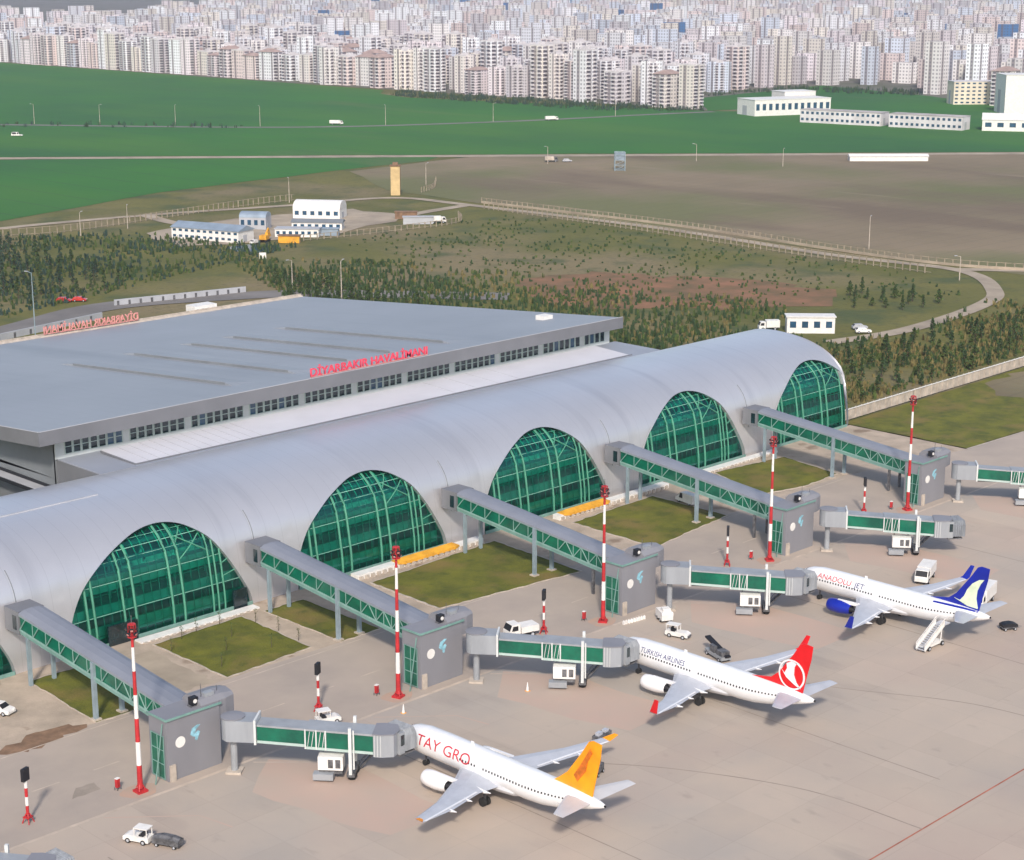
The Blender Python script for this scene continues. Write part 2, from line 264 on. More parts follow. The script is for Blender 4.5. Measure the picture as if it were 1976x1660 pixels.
# apron, service road, pavement, lawns
sheet('apron', [(-60, -80), (560, -80), (560, 120), (400, 165), (336, 178.5), (-60, 178.5)], -.004, 'apron_concrete')
sheet('service_road', [(-60, 178.5), (336, 178.5), (400, 165), (560, 120), (560, 150), (358, 196), (336, 197), (300, 203.5), (-60, 203.5)], -.008, 'service_asphalt')
sheet('pavement', [(30, 203.5), (300, 203.5), (336, 197), (336, 227.2), (30, 227.2)], -.012, 'sand_pavement')
strip('road_marking', [(60, 178.8), (336, 178.8), (400, 165.5)], .55, .004, 'line_cream')
for x in range(70, 330, 9): strip('road_marking', [(x, 190.6), (x+4, 190.6)], .22, .004, 'line_cream')
strip('road_marking', [(60, 202.2), (298, 202.2)], .2, .004, 'line_cream')
for i in range(-1, 5):
    g = i*U
    strip('stand_marking', [(131+g, 178), (139+g, 170), (139.4+g, 166)], .3, .004, 'line_cream')
    strip('stand_marking', [(108.5+g, 178), (117+g, 170.3), (118+g, 165)], .28, .0045, 'pink_paint')
    sheet('painted_zone', rand_edge([(133+g, 177.4), (139.6+g, 169), (139.6+g, 150), (130+g, 150), (127.5+g, 158), (125.5+g, 171)], .5, 4, i+50), .001, 'pink_paint')
    strip('stand_marking', [(146.3+g, 169), (146.3+g, 112)], .18, .006, 'line_dark')
sheet('painted_shadow', rand_edge([(108.5, 185.2), (110.5, 187.6), (113, 187.4), (112.6, 185.2)], .15, .8, 3), .002, 'line_dark')  # shadow of the docking sign, painted on the apron as a dark sheet
strip('taxi_line', [(60, 106), (330, 106)], .22, .006, 'line_red')
strip('taxi_line', smooth_path([(190, 168), (196, 160), (200, 152), (206, 138), (214, 122), (216, 106)]), .2, .007, 'line_dark')
strip('taxi_line', smooth_path([(160, 149), (168, 138), (175, 122), (176, 106)]), .2, .007, 'line_dark')
lawns = [[(123.6, 203.4), (132.6, 203.4), (132.6, 222.8), (125, 223)], [(146.1, 204), (162.3, 205), (163, 223.2), (146.1, 222.6)], [(167.1, 203.4), (175, 203.6), (175, 222.6), (167.2, 222.6)],
         [(187.9, 203.8), (203, 202), (217.5, 200.3), (219, 222.8), (188.5, 221)], [(236.8, 200), (248, 201.5), (261, 203), (261, 221.4), (237.3, 220.4)],
         [(276.9, 207), (288, 204.6), (299.8, 205.3), (303, 221), (283, 223.4)], [(98, 204.5), (107.5, 205), (106.5, 219), (98, 220)]]
for i, p in enumerate(lawns):
    q = rand_edge(p, .18, 1.2, i); sheet('lawn', q, .05, 'lawn')
    b = MB(); cx = sum(a for a, _ in p)/len(p); cy = sum(a for _, a in p)/len(p)
    o = [((x-cx)*1.025+cx, (y-cy)*1.02+cy) for x, y in q]; n_ = len(q)
    b.add([(x, y, .1) for x, y in q]+[(x, y, .1) for x, y in o]+[(x, y, -.02) for x, y in o], [(j, (j+1) % n_, (j+1) % n_+n_, j+n_) for j in range(n_)]+[(j+n_, (j+1) % n_+n_, (j+1) % n_+2*n_, j+2*n_) for j in range(n_)])
    b.build('lawn_kerb', 'kerb', kind='structure')
sheet('lawn', rand_edge([(336.5, 229), (460, 231.5), (460, 174), (400, 187), (358, 196.6), (336.5, 197.5)], .3, 2.5, 60), .02, 'lawn')
strip('lawn_kerb', [(336.2, 197.2), (358, 196.2), (400, 186.2), (460, 172.5)], .5, .03, 'kerb')
sheet('bare_soil', rand_edge([(395, 228), (470, 231), (470, 180), (420, 184), (392, 204), (385, 219)], 3, 5, 61), .03, 'plough_brown')
sheet('bare_soil', rand_edge([(136, 204.5), (144, 204), (144.5, 221), (137.5, 222), (138, 212)], .5, 1.5, 62), .004, 'dirt_track')
sheet('bare_soil', rand_edge([(108.5, 203.9), (112, 201.5), (120, 202.6), (122.5, 204), (116, 206.5), (111, 205.5)], .9, 1.2, 63), .003, 'rust_brown')
# ------------------------------------------------------------------ terminal: vaulted concourse
PROF = [(227, 0), (227.15, 3), (227.6, 6), (228.1, 9), (228.9, 12), (230.6, 14.2), (233.2, 16), (236.2, 17.3), (240, 18.3), (244, 18.8), (248.5, 19), (252, 18.8), (254.2, 18.4), (256, 17.6)]
def prof_tab(off=0):
    P = [Vector((y, z, 0)) for y, z in PROF]; P = [P[0]*2-P[1]]+P+[P[-1]*2-P[-2]]; out = []
    for i in range(1, len(P)-2):
        for k in range(10):
            t = k/10; a, b, c, d = P[i-1], P[i], P[i+1], P[i+2]; out.append(.5*((2*b)+(c-a)*t+(2*a-5*b+4*c-d)*t*t+(3*b-a-3*c+d)*t**3))
    out.append(P[-2]); res = []
    for i, q in enumerate(out):
        d = (out[min(i+1, len(out)-1)]-out[max(i-1, 0)]).normalized(); nn = Vector((d.y, -d.x, 0)); p = q+nn*off   # off > 0 : inward
        res.append((p.x, max(0, p.y) if i < 3 else p.y))
    S = [0]
    for i in range(1, len(res)): S.append(S[-1]+math.dist((res[i-1]), (res[i])))
    return res, S
def make_at(off):
    T, S = prof_tab(off)
    def at(s):
        if s <= 0: return T[0]
        for i in range(1, len(S)):
            if s <= S[i]: f = (s-S[i-1])/(S[i]-S[i-1]); return (T[i-1][0]+(T[i][0]-T[i-1][0])*f, T[i-1][1]+(T[i][1]-T[i-1][1])*f)
        return T[-1]
    def s_at_z(z):
        for i in range(1, len(S)):
            if T[i][1] >= z: f = (z-T[i-1][1])/max(1e-6, T[i][1]-T[i-1][1]); return S[i-1]+(S[i]-S[i-1])*f
    return at, s_at_z, S[-1]
at0, sz0, SM = make_at(0); at1, sz1, _ = make_at(.7); at2, sz2, _ = make_at(1.5); at3, _, SM3 = make_at(.45)
# outline of one arched opening, first gate: (x, height)
OUT = [(134.4, 0), (134.55, 2.5), (135.1, 5.2), (136.8, 8.4), (139.2, 10.9), (142.4, 12.9), (146, 14.3), (150, 15.3), (154, 15.6), (157.2, 15.1), (159.6, 13.9), (161.9, 11.9), (164.6, 8.0), (166.6, 4.4), (167.8, 1.8), (168.2, 0)]
def dense(P, n=5):
    out = []; Q = [Vector((*p, 0)) for p in P]; Q = [Q[0]]+Q+[Q[-1]]
    for i in range(1, len(Q)-2):
        for k in range(n):
            t = k/n; a, b, c, d = Q[i-1], Q[i], Q[i+1], Q[i+2]; q = .5*((2*b)+(c-a)*t+(2*a-5*b+4*c-d)*t*t+(3*b-a-3*c+d)*t**3); out.append((q.x, max(0, q.y)))
    out.append(P[-1]); return out
OD = dense(OUT); XE = 335.1
term = empty('terminal_concourse', (0, 0, 0), label='long silver barrel vaulted airport concourse with a row of green glazed arches along the apron', cat='terminal building')
cols = [(70, 0, 0)]                                  # (x, s of lower edge, z)
for i in range(-1, 5):
    for x, z in OD: cols.append((x+i*U, sz0(z) if z > 0 else 0, z))
    nx = 134.4+(i+1)*U
    if i < 4: cols += [(168.2+i*U+k*(nx-168.2-i*U)/4, 0, 0) for k in (1, 2, 3)]
cols = [c for c in cols if c[0] < XE-.6]+[(XE, 0, 0)]
NS = 40; b = MB(); vs = []; fs = []
for x, s0, z in cols:
    for k in range(NS+1): y, zz = at0(s0+(SM-s0)*k/NS); vs.append((x, y, zz))
for i in range(len(cols)-1):
    for k in range(NS): a = i*(NS+1)+k; c = a+NS+1; fs.append((a, c, c+1, a+1))
b.add(vs, fs); b.build('vaulted_roof', 'barrel_metal', term, smooth=True)
b = MB(); yb = at3(SM3)[0]                           # inner lining, end gable band, back wall
b.add([(x, *at3(SM3*k/20)) for x in (XE-.02,) for k in range(21)]+[(XE-.02, *at0(SM*k/20)) for k in range(21)], [(k, k+1, k+22, k+21) for k in range(20)])
b.build('gable_band', 'wall_grey', term); b = MB(); b.box(303, XE-.5, 255.2, 255.5, 0, 17.9); b.build('back_wall', 'wall_grey', term); b = MB(); b.box(70, 158, 255.2, 255.5, 0, 17.9); b.build('back_wall', 'wall_grey', term)
b = MB(); g = [(XE-.55, *at3(SM3*k/20)) for k in range(21)]+[(XE-.55, 255.4, 0)]; b.add(g, [tuple(range(len(g)))]); b.build('end_wall', 'green_panel', term)
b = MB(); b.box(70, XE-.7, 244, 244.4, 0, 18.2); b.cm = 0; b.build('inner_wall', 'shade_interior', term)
b = MB()
for z in (4.6, 9.0): b.box(70, XE-.8, 230.2, 243.9, z-.4, z); b.box(70, XE-.8, 229.9, 230.19, z-.9, z+.9)
for x in range(74, 334, 6): b.box(x, x+.4, 234.2, 234.6, 0, 14)
b.build('mezzanine_floor', 'slab_white', term)
b = MB()
for k in range(8): y, z = at2(SM*.30+SM*.5*k/8); b.box(70, XE-1, y, y+.3, z-1.0, z-.2)
b.build('roof_purlin', 'steel_blue', term)
sheet('floor', [(70, 228), (XE-1, 228), (XE-1, 244), (70, 244)], .03, 'hall_floor')
# boxes of the upper part of stairs seen through the glass
for i in range(-1, 5):
    g = i*U; last = (i == 4)
    OI = [(x+g, z) for x, z in OD if x+g < XE-.7]
    if last: OI.append((XE-.75, 9.5)); 
    gw = empty('arched_window', (0, 0, 0)); gw.parent = term
    b = MB(); vs = []; K = 14
    for x, z in OI:
        s1 = sz1(z+.35) if z > 0 else .01
        for k in range(K+1): vs.append((x, *at1(s1*k/K)))
    b.add(vs, [(j*(K+1)+k, (j+1)*(K+1)+k, (j+1)*(K+1)+k+1, j*(K+1)+k+1) for j in range(len(OI)-1) for k in range(K)]); b.build('glass', 'green_glass', gw, smooth=True)
    b = MB(); vs = []; n_ = len(OI)                 # reveal: white rim between shell and glass
    for x, z in OI: vs.append((x, *at0(sz0(z) if z > 0 else 0)))
    for x, z in OI: q = at1(sz1(z) if z > 0 else 0); vs.append((x+(.12 if x < 151+g else -.12), q[0]+.25, q[1]))
    for x, z in OI: q = at0(sz0(z) if z > 0 else 0); cxx = 151.3+g; d = Vector((x-cxx, z-2)).normalized(); e = at0((sz0(max(.01, z+d.y*.45)) if z > 0 else 0)); vs.append((x+d.x*.45, e[0]-.07, e[1]))
    for x, z in OI: q = at0(sz0(z) if z > 0 else 0); vs.append((x, q[0]-.07, q[1]))
    fs = []
    for j in range(n_-1): fs += [(j, j+1, j+1+n_, j+n_), (j+2*n_, j+2*n_+1, j+3*n_+1, j+3*n_), (j+3*n_, j+3*n_+1, j+1, j)]
    b.add(vs, fs); b.build('arch_rim', 'barrel_metal', gw)
    def zlim(x): 
        for j in range(1, len(OI)):
            if OI[j-1][0] <= x <= OI[j][0]: f = (x-OI[j-1][0])/max(1e-6, OI[j][0]-OI[j-1][0]); return OI[j-1][1]+f*(OI[j][1]-OI[j-1][1])
        return 0
    b = MB()                                         # glazing bars: verticals 1.5 m, rails 1.55 m
    x = OI[0][0]+.6
    while x < OI[-1][0]-.2:
        zl = zlim(x)
        if zl > .5:
            st = [k*sz1(zl)/8 for k in range(9)]
            for a_, c_ in zip(st, st[1:]): p, q = at1(a_), at1(c_); b.bar((x, p[0]+.08, p[1]), (x, q[0]+.08, q[1]), .13, .07)
        x += 1.5
    s = 1.55
    while s < sz1(15.6):
        y, z = at1(s); xs = [x for x in [OI[0][0]+.4*k for k in range(110)] if x < OI[-1][0] and zlim(x) > z-.05]
        if len(xs) > 1: b.bar((xs[0], y+.09, z), (xs[-1], y+.09, z), .11 if round(s/1.55) % 3 else .22, .08)
        s += 1.55
    b.build('glazing_bar', 'bar_green', gw)
    for za, zb in ((.9, 2.9), (4.3, 6.0), (7.9, 9.1)):
        xs = [x for x in [OI[0][0]+.25*k for k in range(180)] if x < OI[-1][0]-.1 and zlim(x) > zb+.1]
        b = MB(); p, q = at1(sz1(za)), at1(sz1(zb)); x0_, x1_ = xs[0]+.2, xs[-1]-.2
        b.add([(x0_, p[0]+.55, za), (x1_, p[0]+.55, za), (x1_, q[0]+.55, zb), (x0_, q[0]+.55, zb)], [(0, 1, 2, 3)]); b.build('spandrel_band', 'spandrel', gw)
    for rx in ((138.2, 139.4), (144.6, 146.6), (153.4, 155.5), (161.0, 162.0, 163.2)):
        for x in rx:
            x += g
            if x > XE-1.5: continue
            zl = zlim(x)
            if zl < 1: continue
            b = MB(); st = [.02+k*(sz1(zl)-.1)/12 for k in range(13)]; b.tube([(x, at1(q)[0]-.14, at1(q)[1]) for q in st], .16 if len(rx) == 3 else .2, 6); b.build('curved_rib', 'rib_green', gw, smooth=True)
    b = MB()                                         # branching braces near the top right
    for (xa, za), (xb, zb) in (((155.4, 9.8), (160.2, 13.0)), ((155.4, 12.3), (157.6, 14.3)), ((156, 13.4), (161.2, 10.2)), ((163, 5.6), (165.8, 6.2)), ((163, 7.6), (165.0, 8.4))):
        if xb+g > XE-1: continue
        P = [(xa+(xb-xa)*k/6+g, *[c for c in at1(sz1(za+(zb-za)*k/6))]) for k in range(7)]; b.tube([(p[0], p[1]-.12, p[2]) for p in P], .11, 5)
    b.build('brace', 'rib_green', gw)
    b = MB(); b.box(134.6+g, min(168+g, XE-.8), 226.75, 226.98, 0, .55); b.build('plinth', 'frame_green', gw)
# dark doorways at the foot of the first arches
for x0, x1 in ((134.5+6.3, 134.5+11.5), (164.2, 166.8)):
    b = MB(); b.box(x0, x1, 226.6, 226.95, 0, 3.2); b.build('service_door', 'dark_glass', term)
# seams and light ridge lines on the vault
b = MB()
for x in (169.8+k*U for k in range(-1, 4)):
    P = [(x-.0, at0(s)[0]-.02, at0(s)[1]+.03) for s in [6+k*1.2 for k in range(9)]]
    for p, q in zip(P, P[1:]): b.bar(p, q, .12, .05)
b.build('roof_seam', 'wall_grey', term)
b = MB(); b.bar((104, 243.2, 18.76), (150.5, 243.2, 18.76), .28, .1); b.build('ridge_strip', 'wall_light', term)
b = MB(); b.box(158.0, 301.2, 253.9, 267.4, 17.7, 18.5); b.build('deck_roof', 'deck_grey', term); b = MB(); b.box(157.9, 158.1, 253.8, 267.4, 0, 18.35); b.build('deck_end_wall', 'fascia_grey', term)  # end wall darker than the deck: its shading is put into the colour
b = MB(); x0, x1, y0, y1 = 165.5, 292.2, 254.9, 265.3; z = 18.52
b.add([(x0, y0, z), (x1, y0, z), (x1, y1, z+.55), (x0, y1, z+.55), (x0, y1, z), (x1, y1, z)], [(0, 1, 2, 3), (0, 3, 4), (1, 5, 2), (3, 2, 5, 4)]); b.build('white_skylight', 'white_membrane', term)
b = MB(); b.box(x0-.25, x1+.25, y0-.3, y0-.02, 18.5, 18.72); b.bar((x0-.15, y0, 18.6), (x0-.15, y1, 18.85), .28, .25); b.build('gutter', 'fascia_grey', term)
b = MB()
for k in range(16): b.bar((x0+3+k*(2.2 if k < 12 else 6), y0+.3, z+.02), (x0+3+k*(2.2 if k < 12 else 6), y1-.2, z+.56), .1, .06)
b.build('skylight_bar', 'wall_light', term)
# ------------------------------------------------------------------ terminal: main hall
hall = empty('departure_hall', (153, 264.4, 0), label='big flat grey roofed departure hall behind the vaulted concourse with a strip of small windows', cat='terminal building')
def H(b): b.T = Matrix.Translation((-153, -264.4, 0)); return b
zr = lambda y: 24.5-.0832*(y-264.4)
b = H(MB()); X0, X1, Y0, Y1 = 153.1, 300.1, 264.4, 377.4
b.add([(X0, Y0, 24.5), (X1, Y0, 24.5), (X1, Y1, zr(Y1)), (X0, Y1, zr(Y1)), (X0, Y0, 24.2), (X1, Y0, 24.2), (X1, Y1, zr(Y1)-.3), (X0, Y1, zr(Y1)-.3)], [(0, 1, 2, 3), (7, 6, 5, 4), (0, 3, 7, 4), (1, 5, 6, 2), (2, 6, 7, 3), (0, 4, 5, 1)]); b.build('roof', 'roof_metal', hall)
b = H(MB()); b.box(X0-.05, X1+.05, Y0-.25, Y0, 22.15, 24.6); b.add([(X0-.25, Y0-.25, 22.15), (X0-.25, Y1, zr(Y1)-2.4), (X0-.25, Y1, zr(Y1)+.1), (X0-.25, Y0-.25, 24.6), (X0-.05, Y0-.25, 22.15), (X0-.05, Y1, zr(Y1)-2.4), (X0-.05, Y1, zr(Y1)+.1), (X0-.05, Y0-.25, 24.6)], [(0, 3, 2, 1), (4, 5, 6, 7), (0, 4, 7, 3), (3, 7, 6, 2), (0, 1, 5, 4)])
b.add([(X0, Y0, 22.15), (X1, Y0, 22.15), (X1, Y0+3.1, 22.15), (X0, Y0+3.1, 22.15)], [(0, 1, 2, 3)]); b.build('fascia', 'fascia_grey', hall)
b = H(MB()); b.bar((X0, Y0-.1, 24.66), (X1, Y0-.1, 24.66), .2, .1); b.bar((X0-.15, Y0, 24.66), (X0-.15, Y1, zr(Y1)+.16), .3, .1); b.build('roof_trim', 'wall_light', hall)
b = H(MB()); b.box(157.6, 299, 267.45, 267.9, 0, 22.2); b.box(157.6, 157.9, 267.4, 376, 0, 15); b.add([(157.6, 267.5, 15), (157.6, 376, 12), (157.6, 376, 13), (157.6, 267.5, 22.2)], [(0, 3, 2, 1)]); b.box(298.7, 299, 267.4, 376, 0, 13); b.box(157.6, 299, 375.7, 376, 0, 13)
b.build('wall', 'wall_grey', hall)
b = H(MB()); b.box(157.55, 299.05, 267.2, 267.44, 18.5, 22.14); b.build('window_surround', 'surround', hall)
rnd = random.Random(3); x = 159.4; k = 0
while x < 297.5:
    if k and k % 7 == 0: x += 1.3
    wd = 1.45
    if x+wd > 298: break
    b = H(MB()); z0, z1 = 19.15, 21.7
    f = .1
    b.box(x, x+f, 267.05, 267.19, z0, z1); b.box(x+wd-f, x+wd, 267.05, 267.19, z0, z1); b.box(x+f, x+wd-f, 267.05, 267.19, z1-f, z1); b.box(x+f, x+wd-f, 267.05, 267.19, z0, z0+f)
    if k < 64: b.box(x+f, x+wd-f, 267.05, 267.19, (z0+z1)/2-.06, (z0+z1)/2+.06)
    o = b.build('window', 'frame_mint', hall); q = H(MB()); q.box(x+f, x+wd-f, 267.12, 267.18, z0+f, z1-f); q.build('pane', ['dark_glass', 'blue_glass'][1 if rnd.random() < .18 else 0], o)
    x += wd+.24; k += 1
for k, x in enumerate((199.2, 214.3, 229.2, 240.6, 255.4)):
    b = H(MB()); ya, yb_ = 272.6, 333.4; h = .55
    b.add([(x, ya, zr(ya)), (x, yb_, zr(yb_)), (x, yb_-6, zr(yb_-6)+h), (x, ya+3, zr(ya+3)+h), (x+5, ya, zr(ya)), (x+5, yb_, zr(yb_))], [(0, 3, 2, 1), (0, 4, 3), (3, 4, 5, 2), (1, 2, 5)])
    b.cm = 1; b.bar((x-.03, ya+2.5, zr(ya+2.5)+.3), (x-.03, yb_-5, zr(yb_-5)+.3), .06, .4); b.build('roof_monitor', ['roof_metal', 'wall_grey'], hall)
b = H(MB()); b.box(290, 293, 279, 281.5, zr(280)-.1, zr(280)+.9); b.build('roof_unit', 'white_paint', hall)
b = H(MB()); b.add([(153.1, 377.45, 14.9), (300.1, 377.45, 14.9), (300.1, 378.6, 15.4), (153.1, 378.6, 15.4), (153.1, 378.6, 14.2), (300.1, 378.6, 14.2)], [(0, 1, 2, 3), (3, 2, 5, 4)]); b.box(153.1, 300.1, 378.65, 379.0, 14.2, 15.7); b.build('rear_parapet', 'kerb', hall)
# lower canopy and green vault left of the hall
lc = empty('side_canopy', (140, 275, 0), label='low grey canopy over a green glazed vault beside the left wall of the big hall', cat='canopy')
b = MB(); b.box(15.3, 17.4, -6, 80, 12.7, 13.1); b.build('canopy_roof', 'wall_light', lc)
b = MB(); b.box(17.3, 17.55, -6, 80, 13.11, 13.6); b.build('canopy_edge', 'black_matt', lc); b = MB(); b.box(15.05, 15.29, -6, 80, 12.4, 13.0); b.build('canopy_edge', 'black_matt', lc)
b = MB(); rr = [[(8+7*math.cos(t), y, 6+6.2*math.sin(t)) for t in [R(20+14*k) for k in range(11)]] for y in (4, 20, 40, 60)]; b.loft(rr, cap=False, closed=False); b.build('glazed_vault', 'green_panel', lc, smooth=True)
b = MB()
for y in range(4, 60, 3): b.tube([(8+7.05*math.cos(t), y, 6+6.25*math.sin(t)) for t in [R(20+14*k) for k in range(11)]], .12, 5)
b.build('vault_rib', 'frame_mint', lc)
# roof letters : row of red box letters along the front edge
def text_mesh(s, size, depth=.0, cuts=0):
    cu = bpy.data.curves.new('t', 'FONT'); cu.body = s; cu.size = size; cu.extrude = depth; cu.offset = .035 if depth else .0; cu.align_x = 'LEFT'
    o = bpy.data.objects.new('t', cu); C.objects.link(o); dg = bpy.context.evaluated_depsgraph_get(); me = bpy.data.meshes.new_from_object(o.evaluated_get(dg)); bpy.data.objects.remove(o); bpy.data.curves.remove(cu)
    if cuts:
        bm = bmesh.new(); bm.from_mesh(me); ys = [v.co.y for v in bm.verts]; lo, hi = min(ys), max(ys)
        for k in range(1, cuts):
            bmesh.ops.bisect_plane(bm, geom=bm.verts[:]+bm.edges[:]+bm.faces[:], plane_co=(0, lo+(hi-lo)*k/cuts, 0), plane_no=(0, 1, 0))
        bm.to_mesh(me); bm.free()
    return me
def roof_sign(name, s, x0, x1, y, z, size, m, label, flip=False):
    me = text_mesh(s, size, .12); xs = [v.co.x for v in me.vertices]; L = max(xs)-min(xs); k = (x1-x0)/L; sgn = empty(name, ((x0+x1)/2, y, z), label=label, cat='sign')
    for v in me.vertices:
        a = v.co.copy(); X = (a.x-min(xs))*k-(x1-x0)/2; v.co = ((-X if flip else X), (-a.z), a.y+.35)
    me.update(); me.materials.append(M[m]); o = bpy.data.objects.new('letters', me); C.objects.link(o); o.parent = sgn
    if flip: me.flip_normals()
    b = MB(); b.box(-(x1-x0)/2, (x1-x0)/2, -.08, .08, .12, .3)
    for q in range(12): xx = -(x1-x0)/2+.3+q*(x1-x0-.6)/11; b.bar((xx, .1, -.15), (xx, .1, 1.9), .08)
    b.build('sign_frame', 'sign_pink', sgn)
roof_sign('roof_sign', 'DİYARBAKIR HAVALİMANI', 211.5, 241.5, 264.7, 24.6, 2.15, 'sign_red', 'row of bright red box letters standing on the front edge of the big hall roof')
roof_sign('roof_sign', 'DİYARBAKIR HAVALİMANI', 222, 248.5, 378.2, 15.5, 2.4, 'sign_pink', 'faded pink box letters seen from behind on the rear edge of the big hall roof', True)
b = MB(); b.box(-3.4, 3.4, -2, 2, 0, 2.9); b.cm = 1
for k in range(4): b.box(-3+k*1.6, -2.2+k*1.6, -2.04, -1.99, 1.2, 2.2)
o = b.build('plant_room', ['white_paint', 'wall_light'], kind=None, label='small white plant room box on the far back edge of the big hall roof', cat='plant room'); o.location = (269.5, 381, 13.6)
# ------------------------------------------------------------------ gates: fixed walkway, tower, boarding bridge, mast, sign
def make_walkway():
    r = empty('fixed_walkway', (0, 0, 0), cat='walkway', group='sloping glazed walkways between the concourse and the gate towers')
    Y0, Y1 = 38.6, 0.2                                # along local y, building end first ; origin at the tower end
    fz = lambda y: 4.25+(y/38.6)*3.65                    # floor height
    xl, xr, h = -2.05, 1.95, 2.4
    b = MB(); b.add([(xl, Y1, fz(Y1)-.5), (xr, Y1, fz(Y1)-.5), (xr, Y0, fz(Y0)-.5), (xl, Y0, fz(Y0)-.5), (xl, Y1, fz(Y1)), (xr, Y1, fz(Y1)), (xr, Y0, fz(Y0)), (xl, Y0, fz(Y0))], [(3, 2, 1, 0), (0, 1, 5, 4), (1, 2, 6, 5), (2, 3, 7, 6), (3, 0, 4, 7), (4, 5, 6, 7)])
    b.build('floor_beam', 'frame_green', r)
    b = MB(); rings = []
    for y in (Y1, Y0): z = fz(y)+h; rings.append([(xl-.15, y, z-.05), (xl-.1, y, z+.25), (-1.2, y, z+.55), (0, y, z+.66), (1.2, y, z+.55), (xr+.1, y, z+.25), (xr+.15, y, z-.05)])
    b.loft(rings); b.build('roof', 'walk_roof', r)
    for sx, nm in ((xl+.12, 'glazing'), (xr-.12, 'glazing')):
        b = MB(); b.add([(sx, Y1, fz(Y1)), (sx, Y0, fz(Y0)), (sx, Y0, fz(Y0)+h), (sx, Y1, fz(Y1)+h), (sx+.05, Y1, fz(Y1)), (sx+.05, Y0, fz(Y0)), (sx+.05, Y0, fz(Y0)+h), (sx+.05, Y1, fz(Y1)+h)], [(0, 3, 2, 1), (4, 5, 6, 7)]); b.build(nm, 'green_panel', r)
    for sx in (xl-.02, xr+.02):                       # truss: chords, posts and diagonals
        b = MB(); b.bar((sx, Y1, fz(Y1)+.12), (sx, Y0, fz(Y0)+.12), .16, .24); b.bar((sx, Y1, fz(Y1)+h-.1), (sx, Y0, fz(Y0)+h-.1), .16, .2)
        n_ = 22
        for k in range(n_):
            y = Y1+(Y0-Y1)*k/n_; y2 = Y1+(Y0-Y1)*(k+1)/n_
            b.bar((sx, y, fz(y)), (sx, y, fz(y)+h), .09) if k % 2 == 0 or k < 6 else None
            if k % 2: b.bar((sx, y, fz(y)+h-.1), (sx, y2, fz(y2)+.15), .13)
            elif k < 8: b.bar((sx, y, fz(y)+.15), (sx, y2, fz(y2)+h-.1), .11)
        b.build('truss', 'truss_green', r)
    for y in (19.5,):
        for sx in (xl-.1, xr+.1):
            b = MB(); b.box(sx-.28, sx+.28, y-.28, y+.28, 0, fz(y)+h-.05); b.cm = 1; b.box(sx-.6, sx+.6, y-.6, y+.6, 0, .25); b.build('column', ['steel_blue', 'kerb'], r)
        b = MB(); b.bar((xl+.3, y, fz(y)-.6), (xr-.3, y+.01, fz(y)-.6), .4, .3); b.build('crossbeam', 'steel_blue', r)
    for sx in (xl+.1, xr-.1):
        b = MB(); b.box(sx-.25, sx+.25, 36.5, 37.0, 0, fz(36.5)-.5); b.build('column', 'steel_blue', r)
        b = MB(); b.box(sx-.2, sx+.2, 6, 6.4, 0, fz(6)-.5); b.build('column', 'machine_grey', r)
    b = MB(); b.box(xl-.12, xr+.12, 38.7, 42.6, fz(38)-.6, fz(38)+h+.45); b.build('portal', 'fascia_grey', r)
    b = MB(); b.box(xl-.17, xl-.13, 39.3, 40.3, fz(38), fz(38)+h-.3); b.build('portal_window', 'dark_glass', r)
    return r
def make_tower():
    r = empty('gate_tower', (0, 0, 0), cat='gate tower', group='grey gate towers at the end of the walkways')
    b = MB(); b.box(0, 8.2, 0, 3.9, 0, 8.3); b.build('wall', 'tower_grey', r)
    b = MB(); b.box(-.12, 8.35, -.12, 4.05, 8.3, 8.42); b.build('roof_slab', 'tower_grey', r); b = MB(); b.box(-.2, 8.4, -.22, -.12, 8.25, 8.55); b.build('roof_edge', 'frame_green', r); b = MB(); b.box(-.22, -.12, -.12, 4.05, 8.25, 8.55); b.build('roof_edge', 'frame_green', r)
    b = MB(); b.box(-.08, -.01, .7, 3.3, .3, 6.0); b.build('glazing', 'green_panel', r)
    b = MB()
    for y in (.62, 2.0, 3.32): b.box(-.16, -.085, y-.06, y+.06, .2, 6.1)
    for z in (.2, 2.2, 4.1, 6.05): b.box(-.16, -.085, .56, 3.38, z-.05, z+.05)
    b.build('window_frame', 'frame_green', r)
    b = MB()
    rings = []
    for x in (5.6, 9.4, 11.0): k = 1 if x < 10 else .8; rings.append([(x, .3+2.0*(1-k), 6.0), (x, .3+2.0*(1-k), 8.6), (x, 1.0, 9.2*(.97 if k < 1 else 1)), (x, 2.4, 9.5*(.97 if k < 1 else 1)), (x, 3.8, 9.2*(.97 if k < 1 else 1)), (x, 4.4, 8.6), (x, 4.4, 6.0)])
    b.loft(rings); b.build('passage_roof', 'tower_grey', r)
    b = MB(); b.tube([(2.0, -.03, 4.9), (2.0, .02, 4.9)], .75, 20); b.build('emblem', 'white_paint', r)
    pts = [(-.55, .0), (-.35, .55), (.25, .75), (.6, .7), (.1, .35), (-.1, -.05), (.35, .2), (.55, .0), (.35, -.35), (.2, -.75), (-.05, -.6), (.0, -.35), (-.35, -.2)]
    b = MB(); b.add([(4.3+a*1.35, -.03, 5.4+c*1.4) for a, c in pts]+[(4.3+a*1.35, .02, 5.4+c*1.4) for a, c in pts], [tuple(range(13)), tuple(range(25, 12, -1))]+[(i, i+13, (i+1) % 13+13, (i+1) % 13) for i in range(13)]); b.build('emblem', 'logo_lightblue', r)
    b = MB(); b.box(.2, 1.0, -.3, -.01, 0, 2.2); b.build('door_step', 'kerb', r)
    b = MB(); b.bar((-1.6, .6, 0), (-.2, .6, 7.8), .12); b.build('drain_pipe', 'frame_green', r)
    return r
